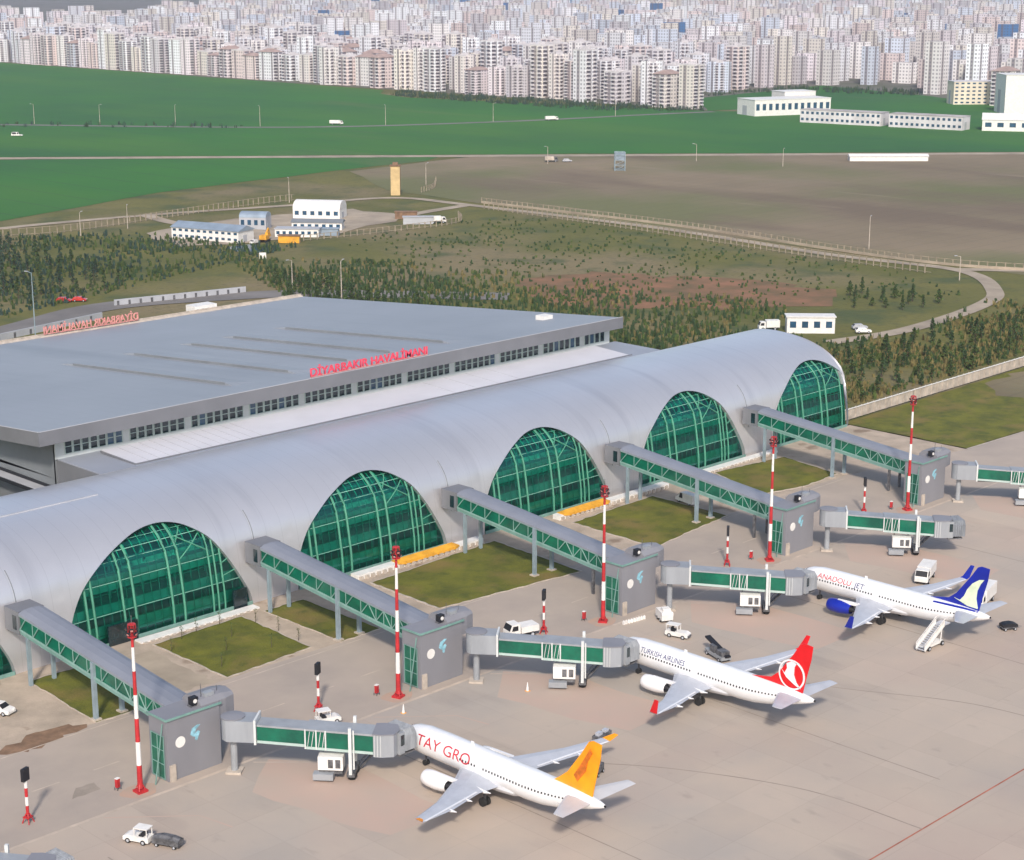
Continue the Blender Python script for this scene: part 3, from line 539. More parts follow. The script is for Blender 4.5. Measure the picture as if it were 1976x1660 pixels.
def make_rooftop():
    r = empty('cooling_unit', (0, 0, 0), cat='air conditioner', group='cooling units on the gate tower roofs')
    b = MB(); b.box(-.5, .5, -.4, .4, .15, 1.15); b.build('casing', 'black_matt', r)
    b = MB(); b.tube([(0, -.45, .65), (0, -.4, .65)], .28, 14); b.build('fan_grille', 'white_paint', r)
    b = MB(); b.box(1.6, 3.0, -.4, .5, .15, 1.2); b.box(1.75, 2.05, -.46, -.4, .35, 1.0); b.box(2.35, 2.65, -.46, -.4, .35, 1.0); b.build('fan_housing', 'tunnel_grey', r)
    b = MB()
    for x in (-.6, .6, 1.8, 2.8): b.box(x-.06, x+.06, -.4, .4, 0, .15)
    b.bar((1.2, 0, 0), (1.2, 0, 2.6), .06); b.bar((3.8, .2, 0), (3.8, .2, 1.6), .05); b.build('support', 'machine_grey', r); return r
def make_bridge():
    # origin on the ground under the rotunda ; tunnel runs along local +x, cab at its end
    r = empty('boarding_bridge', (0, 0, 0), cat='boarding bridge', group='telescopic boarding bridges of the gates')
    Lr = 18.6; za, zb = 4.7, 3.75
    b = MB(); b.tube([(0, 0, 4.7), (0, 0, 7.65)], 1.5, 12); b.build('rotunda', 'tunnel_grey', r, smooth=True)
    b = MB(); b.tube([(0, 0, 7.65), (0, 0, 7.75), (0, 0, 7.9)], [1.6, 1.6, .5], 12); b.build('rotunda_roof', 'tower_grey', r)
    b = MB(); b.tube([(0, 0, 0), (0, 0, 4.7)], .45, 12); b.cm = 1; b.box(-1, 1, -1, 1, 0, .3); b.build('rotunda_column', ['tunnel_grey', 'kerb'], r)
    def tun(x0, x1, hw, z0, z1, h, nm, glass='green_panel', fr='frame_mint'):
        b = MB(); b.add([(x0, -hw, z0), (x1, -hw, z1), (x1, hw, z1), (x0, hw, z0), (x0, -hw, z0+.35), (x1, -hw, z1+.35), (x1, hw, z1+.35), (x0, hw, z0+.35)], [(3, 2, 1, 0), (4, 5, 6, 7), (0, 1, 5, 4), (1, 2, 6, 5), (2, 3, 7, 6), (3, 0, 4, 7)])
        t = b.build(nm, fr, r)
        b = MB(); b.add([(x0, -hw+.05, z0+.36), (x1, -hw+.05, z1+.36), (x1, hw-.05, z1+.36), (x0, hw-.05, z0+.36), (x0, -hw+.05, z0+h-.25), (x1, -hw+.05, z1+h-.25), (x1, hw-.05, z1+h-.25), (x0, hw-.05, z0+h-.25)], [(0, 1, 5, 4), (1, 2, 6, 5), (2, 3, 7, 6), (3, 0, 4, 7)]); b.build('glazing', glass, t)
        b = MB(); b.add([(x0, -hw-.05, z0+h-.25), (x1, -hw-.05, z1+h-.25), (x1, hw+.05, z1+h-.25), (x0, hw+.05, z0+h-.25), (x0, -hw-.05, z0+h), (x1, -hw-.05, z1+h), (x1, hw+.05, z1+h), (x0, hw+.05, z0+h)], [(3, 2, 1, 0), (4, 5, 6, 7), (0, 1, 5, 4), (1, 2, 6, 5), (2, 3, 7, 6), (3, 0, 4, 7)]); b.build('tunnel_roof', 'tunnel_grey', t)
        return t
    zz = lambda x: za+(zb-za)*x/Lr
    b = MB(); b.box(-.6, 3.0, -1.55, 1.55, 4.75, 7.6); b.build('entry_box', 'cab_grey', r)
    b = MB(); b.box(3.02, 3.3, -1.65, 1.65, 4.5, 7.85); b.build('portal_frame', 'steel_white', r)
    t1 = tun(3.35, 10.8, 1.25, zz(3.4)+.1, zz(10.8)+.1, 2.5, 'tunnel'); t2 = tun(9.6, 18.3, 1.5, zz(9.6)-.05, zz(18.3)-.05, 2.75, 'tunnel')
    b = MB()
    for x in (9.6, 11.0, 12.2): b.box(x-.09, x+.09, -1.6, -1.54, zz(x), zz(x)+2.65)
    b.box(15.7, 15.9, -1.78, -1.68, zz(15.7)-2.2, zz(15.7)+3.1)
    for x in (9.9, 10.4, 11.3, 11.8): b.bar((x, -1.6, zz(x)+.4), (x+.3, -1.6, zz(x)+2.4), .07)
    b.build('tunnel_frame', 'steel_white', r)
    b = MB(); b.box(3.5, 12, -.5, -.3, 4.2, 4.75); b.box(3.5, 14, .3, .5, 4.1, 4.7); b.build('cable_tray', 'machine_grey', r)
    # service box hung under the outer tunnel
    s = MB(); s.box(11.2, 14.4, -1.9, -.3, 1.55, 3.35); sb = s.build('power_unit', 'white_paint', r)
    b = MB()
    for x in (12.5, 13.45): b.box(x, x+.65, -1.94, -1.905, 1.85, 3.0)
    b.build('vent_panel', 'machine_grey', sb)
    b = MB(); b.box(11.3, 14.3, -1.6, .2, .95, 1.5); b.bar((11.6, 0, 3.3), (11.6, 0, 4.3), .15); b.bar((14, 0, 3.3), (14, 0, 4.3), .15); b.build('hanger', 'machine_grey', r)
    b = MB(); b.box(10.6, 13.2, -2.4, -1.2, .35, 1.15); b.build('cable_box', 'tunnel_grey', r)
    # lift column and wheels
    for y in (-1.95, 1.95):
        b = MB(); b.box(15.2, 15.6, y-.2, y+.2, 1.1, 7.4); b.build('lift_leg', 'steel_white', r)
    b = MB(); b.box(14.9, 15.9, -2.1, 2.1, .75, 1.25); b.box(15.1, 15.7, -.4, .4, .5, 1.0); b.build('axle_beam', 'machine_grey', r)
    for y in (-1.0, 1.0):
        b = MB(); b.tube([(15.4, y-.28, .6), (15.4, y+.28, .6)], .6, 16); b.build('wheel', 'rubber', r)
    b = MB()
    for k in range(12): b.box(15.9+k*.27, 16.2+k*.27, 1.9, 2.8, .35+k*.34, .42+k*.34)
    b.bar((15.9, 2.85, .9), (19.1, 2.85, 4.9), .08); b.bar((15.9, 1.85, .9), (19.1, 1.85, 4.9), .08); b.bar((15.8, 1.9, .1), (19.2, 1.9, 4.1), .12, .2); b.bar((15.8, 2.8, .1), (19.2, 2.8, 4.1), .12, .2); b.build('service_stairs', 'machine_grey', r)
    # cab: drum, angled head and folded canopy
    z0 = zz(Lr)-.25
    b = MB(); b.prism([(18.3, -1.75), (19.4, -1.85), (20.9, -1.5), (21.4, 0), (20.9, 1.5), (19.4, 1.85), (18.3, 1.75)], z0, z0+3.0); c = b.build('cab', 'cab_grey', r)
    b = MB()
    for q in range(3): b.box(18.45+q*.4, 18.52+q*.4, -1.95, -1.7, z0+.1, z0+2.95)
    b.build('panel_rib', 'steel_white', c)
    b = MB(); b.prism([(18.2, -1.8), (19.4, -1.95), (21.0, -1.6), (21.5, 0), (21.0, 1.6), (19.4, 1.95), (18.2, 1.8)], z0+3.01, z0+3.12); b.build('cab_roof', 'tower_grey', c)
    return r, z0
def add_canopy(r, z0, ang, ext=3.4):
    """head and bellows turned by ang about the cab centre"""
    g = empty('cab_head', (20.0, 0, 0)); g.parent = r; g.rotation_euler = (0, 0, ang)
    b = MB(); b.box(.3, 1.2, -1.7, 1.7, z0-.05, z0+2.85); b.build('head_box', 'tunnel_grey', g)
    b = MB(); b.box(.5, 1.1, -1.74, -1.705, z0+1.1, z0+2.5); b.build('window', 'dark_glass', g)
    for k in range(6):
        x0 = 1.2+k*(ext-1.2)/6*1.0; sc_ = 1.8+.03*k; b = MB()
        P = [(-sc_, z0+.2), (-sc_, z0+2.3), (-sc_*.75, z0+3.0), (sc_*.75, z0+3.0), (sc_, z0+2.3), (sc_, z0+.2)]
        w2 = (ext-1.2)/6*.5
        b.loft([[(x0, y, z) for y, z in P], [(x0+w2, y*1.12, z+.12) for y, z in P], [(x0+(ext-1.2)/6, y, z) for y, z in P]], cap=(k in (0, 5)), closed=False); b.build('canopy_fold', 'bellows', g)
    b = MB(); b.box(.3, 2.9, -1.8, 1.8, z0-.25, z0-.06); b.build('head_floor', 'machine_grey', g)
def make_mast():
    r = empty('flood_light_mast', (0, 0, 0), cat='light mast', group='red and white apron flood light masts')
    Hm = 22.4; n_ = 7
    for k in range(n_):
        z0, z1 = .5+k*(Hm-.5)/n_, .5+(k+1)*(Hm-.5)/n_; ra = lambda z: .36-.2*z/Hm
        b = MB(); b.tube([(0, 0, z0), (0, 0, z1)], [ra(z0), ra(z1)], 12); b.build('pole_band', 'red_paint' if k % 2 == 0 else 'white_paint', r, smooth=True)
    b = MB(); b.box(-.7, .7, -.7, .7, 0, .3)
    for a in range(4): b.bar((.65*math.cos(a*PI/2+.78), .65*math.sin(a*PI/2+.78), .3), (.2*math.cos(a*PI/2+.78), .2*math.sin(a*PI/2+.78), 1.2), .1)
    b.build('base', 'red_paint', r)
    b = MB(); b.tube([(0, 0, 20.6), (0, 0, 20.7)], .6, 14); b.tube([(0, 0, 22.2), (0, 0, 22.3)], .5, 14)
    for k in range(8): a = k*PI/4; b.bar((.55*math.cos(a), .55*math.sin(a), 20.6), (.48*math.cos(a), .48*math.sin(a), 22.3), .05)
    h = b.build('lamp_crown', 'red_paint', r)
    for k in range(8):
        a = k*PI/4+.2; b = MB(); b.T = Matrix.Translation((.62*math.cos(a), .62*math.sin(a), 21.1+.55*(k % 2))) @ Matrix.Rotation(a, 4, 'Z') @ Matrix.Rotation(.5, 4, 'Y'); b.box(-.12, .12, -.2, .2, -.17, .17); b.cm = 1; b.box(.121, .14, -.16, .16, -.13, .13); b.build('lamp', ['black_matt', 'sign_pink'], h)
    b = MB(); b.tube([(0, 0, 22.4), (0, 0, 23.4)], .04, 6); b.build('lightning_rod', 'machine_grey', r); return r
def make_sign():
    r = empty('docking_sign', (0, 0, 0), cat='docking sign', group='red and white posts with black docking display boards')
    for k in range(4):
        b = MB(); b.tube([(0, 0, 1.1+k*1.15), (0, 0, 2.25+k*1.15)], .2, 10); b.build('post_band', 'white_paint' if k % 2 else 'red_paint', r)
    b = MB()
    for x, y in ((-.5, -.5), (.5, -.5), (.5, .5), (-.5, .5)): b.bar((x, y, 0), (x*.3, y*.3, 1.2), .12)
    b.box(-.45, .45, -.45, .45, .7, .85); b.build('stand', 'red_paint', r)
    b = MB(); b.box(-.55, .55, -.22, .22, 5.5, 7.1); f = b.build('display_board', 'black_matt', r)
    b = MB(); b.bar((.25, .1, .9), (.25, .1, 5.4), .05); b.build('cable', 'machine_grey', r); return r
def make_cabinet():
    r = empty('fire_cabinet', (0, 0, 0), cat='fire cabinet', group='red fire cabinets beside the masts')
    b = MB(); b.box(-.25, .25, -.2, .2, .35, 1.5); b.build('casing', 'red_paint', r)
    b = MB(); b.box(-.28, .28, -.23, .23, 1.5, 1.58); b.build('lid', 'white_paint', r)
    b = MB()
    for x in (-.3, .3):
        for y in (-.25, .25): b.box(x-.04, x+.04, y-.04, y+.04, 0, .35)
    b.build('foot', 'machine_grey', r); return r
mat('red_stain', (.42, .27, .2), .9, var=.2, scale=.5, col2=(.38, .3, .24))
WHERE = ['in front of the nearest full arch', 'beside the second full arch from the left', 'beside the third arch from the left', 'beside the fourth arch from the left', 'beside the last arch at the far end', 'at the bottom left corner of the picture']
walk, tow, ac, mast, sg, cabn = make_walkway(), make_tower(), make_rooftop(), make_mast(), make_sign(), make_cabinet()
air = ['white airliner with orange tail', 'white airliner with red tail', 'white airliner with blue tail']
for i in range(5):
    g = i*U
    place(walk, i, (126.3+g, 184.8, 0), 0, f'sloping green glazed walkway {WHERE[i]}')
    place(tow, i, (119.75+g, 180.7, 0), 0, f'grey gate tower with two round emblems {["nearest the camera","second from the left","third from the left, middle of five","fourth from the left","farthest away at the right"][i]}')
    place(ac, i, (125.0+g, 182.2, 8.5), 0, f'dark cooling unit on the roof of the {["nearest","second nearest","middle","fourth","farthest"][i]} gate tower')
    place(mast, i, (115.7+g, 181.0, 0), .3*i, f'tall red and white flood light mast, {nth(i)} of five')
    sheet('painted_zone', [(115.7+g+2.4*math.cos(t)*(1+.15*math.sin(3*t+i)), 181.2+2.0*math.sin(t)) for t in [2*PI*k/18 for k in range(18)]], .0025+.0, 'red_stain')
    place(cabn, i, (114.0+g, 183.5+.2*(i % 2), 0), .2, f'small red fire cabinet beside the {["leftmost","second","middle","fourth","rightmost"][i]} flood light mast')
for i, (x, y) in enumerate([(101.3, 183.4), (147.7, 185.1), (191.7, 184.1), (237.7, 184.5), (280.2, 185.4)]):
    place(sg, i, (x, y, 0), .35+.1*i, f'short red and white post with black display board, {nth(i)} of five')
spec = [(0, 1), (1, 1), (2, 1), (3, 0), (4, 0), (-1, 1)]
mat('cab_grey', (.31, .33, .36), .5, .05, var=.07, scale=.5, stretch=(1, 1, .2))
for i, docked in spec:
    g = i*U if i >= 0 else -U-6.5; bx, by = 127.6+g, 177.4; cx, cy = (141.5+g, 160.8) if docked else (138.3+g, 163.9)
    r, z0 = make_bridge()
    ang = math.atan2(cy-by, cx-bx); L = math.dist((bx, by), (cx, cy)); r.location = (bx, by, 0); r.rotation_euler = (0, 0, ang); r.scale = (L/20, 1, 1) if False else (1, 1, 1)
    add_canopy(r, z0, (-ang+R(4)) if docked else R(14), 3.0 if docked else 3.3)
    r['label'] = ['green sided telescopic boarding bridge docked to the airliner with orange tail', 'green sided telescopic boarding bridge docked to the airliner with red tail', 'green sided telescopic boarding bridge docked to the airliner with blue tail', 'green sided boarding bridge with its cab standing free over the empty stand', 'green sided boarding bridge cut off by the right edge of the picture', 'grey boarding bridge roof cut off by the bottom left corner'][i if i >= 0 else 5]
# ------------------------------------------------------------------ airliners
def make_plane(kind):
    L2 = 17.8; nm = {'o': 'orange', 'r': 'red', 'b': 'blue'}[kind]
    r = empty('airliner', (0, 0, 0), cat='airliner', group='white airliners parked nose in at the gates')
    sta = [(17.8, .05, 3.05), (17.5, .5, 3.08), (16.9, .95, 3.18), (16.0, 1.35, 3.32), (14.6, 1.7, 3.5), (12.6, 1.87, 3.62), (9, 1.9, 3.65), (0, 1.9, 3.65), (-6, 1.9, 3.65), (-8.6, 1.8, 3.76), (-11, 1.55, 3.98), (-13.4, 1.2, 4.28), (-15.6, .8, 4.55), (-17.2, .42, 4.72), (-17.8, .2, 4.78)]
    n_ = 28; rings = [[(rr*math.cos(t), y, zc+rr*1.04*math.sin(t)) for t in [2*PI*k/n_ for k in range(n_)]] for y, rr, zc in sta]
    b = MB(); b.loft(rings); f = b.build('fuselage', 'aircraft_white', r, smooth=True)
    def surf(y, t, off=.0):
        for (ya, ra, za), (yb, rb, zb) in zip(sta, sta[1:]):
            if yb <= y <= ya: k = (ya-y)/(ya-yb); rr = ra+(rb-ra)*k+off; zc = za+(zb-za)*k; return (rr*math.cos(t), y, zc+rr*1.04*math.sin(t))
        return (0, y, 4)
    b = MB(); rings = []
    for y, k in ((6.5, .3), (5, .8), (2.5, 1), (-1.5, 1), (-4, .8), (-6, .3)): rings.append([(2.05*k*math.cos(t), y, 2.35+(.95*math.sin(t))*k) for t in [2*PI*q/16 for q in range(16)]])
    b.loft(rings); b.build('belly_fairing', 'belly_grey', r, smooth=True)
    def wing(side, pts, name, m, par=None, th=.12):   # pts: (span, y_le, chord, z)
        rings = []
        for s, yl, c, z in pts:
            pr = [(0, 0), (.12, .5), (.4, .62), (.75, .3), (1, .02), (.75, -.14), (.4, -.34), (.12, -.3)]
            rings.append([(side*s, yl-p*c, z+q*th*c) for p, q in pr])
        b = MB(); b.loft(rings); o = b.build(name, m, par or r, smooth=False)
        bm = bmesh.new(); bm.from_mesh(o.data); bmesh.ops.recalc_face_normals(bm, faces=bm.faces[:]); bm.to_mesh(o.data); bm.free(); return o
    for s in (-1, 1):
        wg = wing(s, [(1.0, 5.6, 7.6, 2.55), (5.2, 2.6, 4.6, 2.85), (11, -.7, 2.9, 3.25), (16.2, -3.2+.6, 1.5, 3.6)], 'wing', 'wing_grey')
        for x in (4.2, 7.6, 11.2):                    # flap track fairings
            b = MB(); y = {4.2: -1.9, 7.6: -2.2, 11.2: -3.3}[x]; b.tube([(s*x, y+1.6, 2.65+.06*x), (s*x, y, 2.45+.06*x), (s*x, y-1.1, 2.62+.06*x)], [.1, .22, .05], 8); b.build('flap_fairing', 'aircraft_white', wg, smooth=True)
        b = MB(); b.bar((s*5.3, -1.75, 3.0), (s*15.9, -4.05, 3.68), .3, .03); b.build('flap', 'aircraft_white', wg)
        lm = {'o': 'livery_orange', 'r': 'livery_red', 'b': 'livery_blue'}[kind]
        hh = {'o': .9, 'r': 2.4, 'b': 2.3}[kind]
        rings = [[(s*(16.2+dx), y1, z), (s*(16.2+dx)+.07, (y1+y2)/2, z), (s*(16.2+dx), y2, z), (s*(16.2+dx)-.07, (y1+y2)/2, z)] for dx, y1, y2, z in ((0, -2.7, -4.1, 3.62), (.35, -3.1, -4.35, 3.9), (.75, -4.2, -4.9, 3.62+hh))]
        b = MB(); b.loft(rings); wl = b.build('winglet', lm, wg)
        # engine
        b = MB(); P = [(7.9, .86), (7.7, 1.0), (6.9, 1.1), (5.6, 1.1), (4.4, .93), (3.7, .72)]
        b.tube([(s*4.95, y, 1.85) for y, _ in P], [q for _, q in P], 22, cap=False); en = b.build('engine', 'livery_blue' if kind == 'b' else 'aircraft_white', r, smooth=True)
        b = MB(); b.tube([(s*4.95, 7.6, 1.85), (s*4.95, 7.5, 1.85)], .88, 20); b.tube([(s*4.95, 3.9, 1.85), (s*4.95, 2.8, 1.85)], [.5, .15], 12); b.build('fan', 'black_matt', en)
        b = MB(); b.bar((s*4.95, 6.2, 2.8), (s*4.95, 2.2, 2.95), .3, .5); b.build('pylon', 'aircraft_white', en)
        wing(s, [(.6, -12.3, 3.9, 4.75), (6.4, -15.6, 1.5, 5.3)], 'tailplane', 'wing_grey' if kind != 'o' else 'belly_grey', th=.1)
        b = MB(); b.bar((s*2.85, -.6, 2.5), (s*2.85, -.6, .6), .26); b.bar((s*2.85, -.4, 2.4), (s*2.0, 0, 1.4), .12); gr = b.build('landing_gear', 'machine_grey', r)
        for dx in (-.35, .35): b = MB(); b.tube([(s*2.85+dx-.18, -.6, .56), (s*2.85+dx+.18, -.6, .56)], .56, 16); b.build('wheel', 'rubber', gr)
    b = MB(); b.bar((0, 13.2, 2.0), (0, 13.2, .5), .18); gr = b.build('nose_gear', 'machine_grey', r)
    for dx in (-.22, .22): b = MB(); b.tube([(dx-.1, 13.2, .38), (dx+.1, 13.2, .38)], .38, 14); b.build('wheel', 'rubber', gr)
    lm = {'o': 'livery_orange', 'r': 'livery_red', 'b': 'livery_blue'}[kind]
    # fin with dorsal fillet : profile in y,z
    out = [(-7.0 if kind != 'o' else -9.6, 5.55), (-10.6, 6.25), (-12.0, 7.4), (-14.3, 10.6), (-15.3, 12.2), (-15.9, 12.45), (-17.3, 12.35), (-17.1, 10.5), (-16.3, 7.2), (-15.9, 5.3)]
    fz_ = out[:1] + out[1:]
    n2 = len(out); b = MB(); th = [.05, .12, .18, .14, .09, .06, .03, .04, .06, .08]
    cy = -13.6; cz = 6.0
    vs = [(-th[i], y, z) for i, (y, z) in enumerate(out)]+[(th[i], y, z) for i, (y, z) in enumerate(out)]
    b.add(vs, [tuple(range(n2)), tuple(range(2*n2-1, n2-1, -1))]+[(i, i+n2, (i+1) % n2+n2, (i+1) % n2) for i in range(n2)]); fin = b.build('tail_fin', lm, r)
    bm = bmesh.new(); bm.from_mesh(fin.data); bmesh.ops.recalc_face_normals(bm, faces=bm.faces[:]); bmesh.ops.triangulate(bm, faces=[q for q in bm.faces if len(q.verts) > 4]); bm.to_mesh(fin.data); bm.free()
    b = MB(); b.box(-.02, .02, -16.0, -15.96, 5.6, 12.1)
    def flat(poly, m, nm, off=.2):                   # thin mark proud of both fin faces
        for s in (-1, 1):
            b = MB(); k = len(poly); a = [(s*off, y, z) for y, z in poly]+[(s*(off-.1), y, z) for y, z in poly]
            b.add(a, [tuple(range(k)) if s < 0 else tuple(range(k-1, -1, -1))]+[(i, i+k, (i+1) % k+k, (i+1) % k) for i in range(k)]); o = b.build(nm, m, fin)
            bm = bmesh.new(); bm.from_mesh(o.data); bmesh.ops.triangulate(bm, faces=[q for q in bm.faces if len(q.verts) > 4]); bmesh.ops.recalc_face_normals(bm, faces=bm.faces[:]); bm.to_mesh(o.data); bm.free()
    if kind == 'r':
        for s in (-1, 1):
            b = MB(); ci, cj, ra = -14.1, 7.55, 2.15; P = [(s*.2, ci+ra*math.cos(t), cj+ra*math.sin(t)) for t in [2*PI*k/40 for k in range(40)]]; Q = [(s*.2, ci+(ra-.25)*math.cos(t), cj+(ra-.25)*math.sin(t)) for t in [2*PI*k/40 for k in range(40)]]
            P2 = [(s*.1, p[1], p[2]) for p in P]; b.add(P+Q+P2, [(k, (k+1) % 40, (k+1) % 40+40, k+40) for k in range(40)]+[(k, k+80, (k+1) % 40+80, (k+1) % 40) for k in range(40)]); b.build('emblem_ring', 'aircraft_white', fin)
        flat([(-12.3, 8.1), (-12.9, 7.5), (-13.3, 8.3), (-13.2, 9.0), (-14.1, 9.5), (-14.9, 9.4), (-14.5, 8.7), (-14.45, 7.6), (-14.9, 6.6), (-15.6, 5.9), (-14.6, 6.25), (-13.2, 7.0)], 'aircraft_white', 'emblem')
    elif kind == 'b':
        flat([(-11.6, 6.55), (-12.6, 6.35), (-13.3, 7.2), (-13.8, 8.4), (-14.6, 9.5), (-15.7, 10.3), (-16.55, 10.5), (-16.0, 9.7), (-15.5, 8.5), (-15.4, 7.2), (-15.75, 5.7), (-14, 5.75)], 'logo_pale', 'emblem')
        b = MB(); vs = []
        for k in range(13):
            y = -8.5-k*.62; t0 = R(128-k*1.0); t1 = R(138-k*.5)+.0; vs += [surf(y, PI-R(62)-.0-.02*k, .02), surf(y, PI-R(52), .02)]
        b.add(vs, [(2*k, 2*k+1, 2*k+3, 2*k+2) for k in range(12)]); b.build('tail_stripe', 'livery_blue', r)
    else: flat([(-13.6, 6.6), (-13.0, 7.3), (-13.9, 8.6), (-15.0, 10.4), (-15.6, 11.4), (-15.9, 10.9), (-15.2, 9.6), (-14.9, 8.3), (-14.2, 7.4)], 'smudge_orange', 'emblem')
    # cabin windows, doors, cockpit glass
    for s in (-1, 1):
        b = MB(); y = 13.2 if kind != 'o' else 5.5
        while y > -12.5:
            t = .2 if s > 0 else PI-.2
            if not (1.2 < y < 2.0): b.add([surf(y, t-.07, .012), surf(y-.24, t-.07, .012), surf(y-.24, t+.07, .012), surf(y, t+.07, .012)], [(0, 1, 2, 3)])
            y -= .52
        b.build('cabin_windows', 'black_matt', f)
        for y in (14.2, -11.6):
            t = .05 if s > 0 else PI-.05; q = .36; P = [surf(y, t-q, .014), surf(y-.85, t-q, .014), surf(y-.85, t+q, .014), surf(y, t+q, .014)]; b = MB()
            for a, c in zip(P, P[1:]+P[:1]): b.bar(a, c, .05, .03)
            b.build('door', 'wing_grey', f)
    b = MB(); P = [[surf(y, t, .02) for t in [R(38+13*k) for k in range(9)]] for y in (16.35, 15.55)]; b.add(P[0]+P[1], [(k, k+1, k+10, k+9) for k in range(8)]); b.build('cockpit_window', 'black_matt', f)
    # titles along the left side, reading nose to tail
    words = {'o': [('TAY GRO', 'text_red', 13.0, 2.0, 1.25)], 'r': [('TURKISH AIRLINES', 'text_navy', 11.5, 1.1, .98)], 'b': [('ANADOLU', 'text_red', 12.6, 1.2, 1.2), ('JET', 'text_navy', 5.5, 1.2, 1.2)]}[kind]
    for s in (-1, 1):
        for wd, m, y0, size, kx in words:
            me = text_mesh(wd, size, 0, 6); mx = max(v.co.x for v in me.vertices)
            for v in me.vertices:
                a = v.co.copy(); yy = y0-a.x*kx*.92 if s < 0 else y0-(mx-a.x)*kx*.92; arc = (.02 if kind == 'o' else .36)+a.y/1.95; t = PI-arc if s < 0 else arc; v.co = surf(yy, t, .03)
            me.materials.append(M[m]); me.update(); o = bpy.data.objects.new('airline_title', me); C.objects.link(o); o.parent = f
    b = MB(); b.box(-.03, .03, 4.2, 4.7, 5.6, 6.05); b.box(-.03, .03, -2.5, -2.2, 1.2, 1.5); b.build('antenna', 'aircraft_white', f)
    b = MB(); b.tube([(0, -17.75, 4.78), (0, -17.95, 4.8)], .15, 10); b.build('exhaust', 'black_matt', f)
    return r
for kind, X, Yc, lab in (('o', 146.3, 148.3, 'white airliner with orange tail fin and large red titles at the nearest stand'), ('r', 189.6, 149.6, 'white airliner with red tail fin bearing a white ring emblem, red winglets'), ('b', 234.9, 149.9, 'white airliner with dark blue tail fin and blue engines, stairs at its rear')):
    o = make_plane(kind); o.location = (X, Yc, 0); o['label'] = lab
# ------------------------------------------------------------------ vehicles and things on the apron
def wheels(r, xs, hw, rad, m='rubber', wd=.22):
    for x in xs:
        for s in (-1, 1):
            b = MB(); b.tube([(x, s*hw-wd/2, rad), (x, s*hw+wd/2, rad)], rad, 14); o = b.build('wheel', m, r)
            b = MB(); b.tube([(x, s*(hw+wd/2+.005)-.01, rad), (x, s*(hw+wd/2+.005)+.01, rad)], rad*.55, 10); b.build('rim', 'wing_grey', o)
def shell(prof, hw, inset, zsplit, name, m, r, par=True):
    """car-like body: side profile (x,z) lofted across the width, upper part tapering inwards"""
    rings = []
    for k in (-1, -.92, .92, 1):
        rings.append([(x*(1 if abs(k) < 1 else .985), k*hw*(1-inset*max(0, z-zsplit)), z*(1 if abs(k) < 1 else .99)) for x, z in prof])
    b = MB(); b.loft(rings); o = b.build(name, m, r); bm = bmesh.new(); bm.from_mesh(o.data); bmesh.ops.recalc_face_normals(bm, faces=bm.faces[:]); bm.to_mesh(o.data); bm.free(); return o
def make_car(loc, rz, m, label, name='parked_car', L=4.4, H=1.5, cat='car', van=False):
    r = empty(name, loc, rz, label=label, cat=cat); h = L/2
    prof = [(-h, .35), (-h, .85), (-h+.15, 1.0), (-h+.7, H), (h*.25, H+.02), (h*.25+.75, 1.0), (h-.15, .85), (h, .6), (h, .35)] if not van else [(-h, .4), (-h, H-.1), (-h+.15, H), (h*.45, H), (h*.45+.75, 1.25), (h-.1, 1.05), (h, .7), (h, .4)]
    shell(prof, .88 if not van else .98, .14, .9, 'body', m, r); wheels(r, (-h*.6, h*.62), .8, .33)
    b = MB(); zt = H-.12
    if van: b.add([(h*.45+.1, -.8, H-.13), (h*.45+.7, -.88, 1.28), (h*.45+.7, .88, 1.28), (h*.45+.1, .8, H-.13)], [(0, 1, 2, 3)]); 
    else: b.add([(h*.25+.1, -.7, H-.06), (h*.25+.72, -.8, 1.03), (h*.25+.72, .8, 1.03), (h*.25+.1, .7, H-.06)], [(0, 1, 2, 3)]); b.add([(-h+.64, -.7, H-.06), (-h+.18, -.8, 1.05), (-h+.18, .8, 1.05), (-h+.64, .7, H-.06)], [(3, 2, 1, 0)])
    for v in range(len(b.v)): b.v[v] = (b.v[v][0]+(.02 if b.v[v][0] > 0 else -.02), b.v[v][1], b.v[v][2]+.02)
    b.build('windscreen', 'black_matt', r)
    for s in (-1, 1):
        b = MB(); y = s*(.885 if not van else .985); segs = ((-h+.5, -.15), (-.05, h*.25+.35)) if not van else ((h*.1, h*.45+.35),)
        for a, c in segs: b.add([(a+.12, y*.965, 1.02), (c, y*.965, 1.02), (c-.35, y*.9, zt), (a+.3, y*.9, zt)], [(0, 1, 2, 3) if s < 0 else (3, 2, 1, 0)])
        o = b.build('side_window', 'black_matt', r)
        b = MB(); b.box(h-.12, h+.02, s*.6-.16, s*.6+.16, .62, .78); b.build('headlight', 'white_paint', r)
    return r
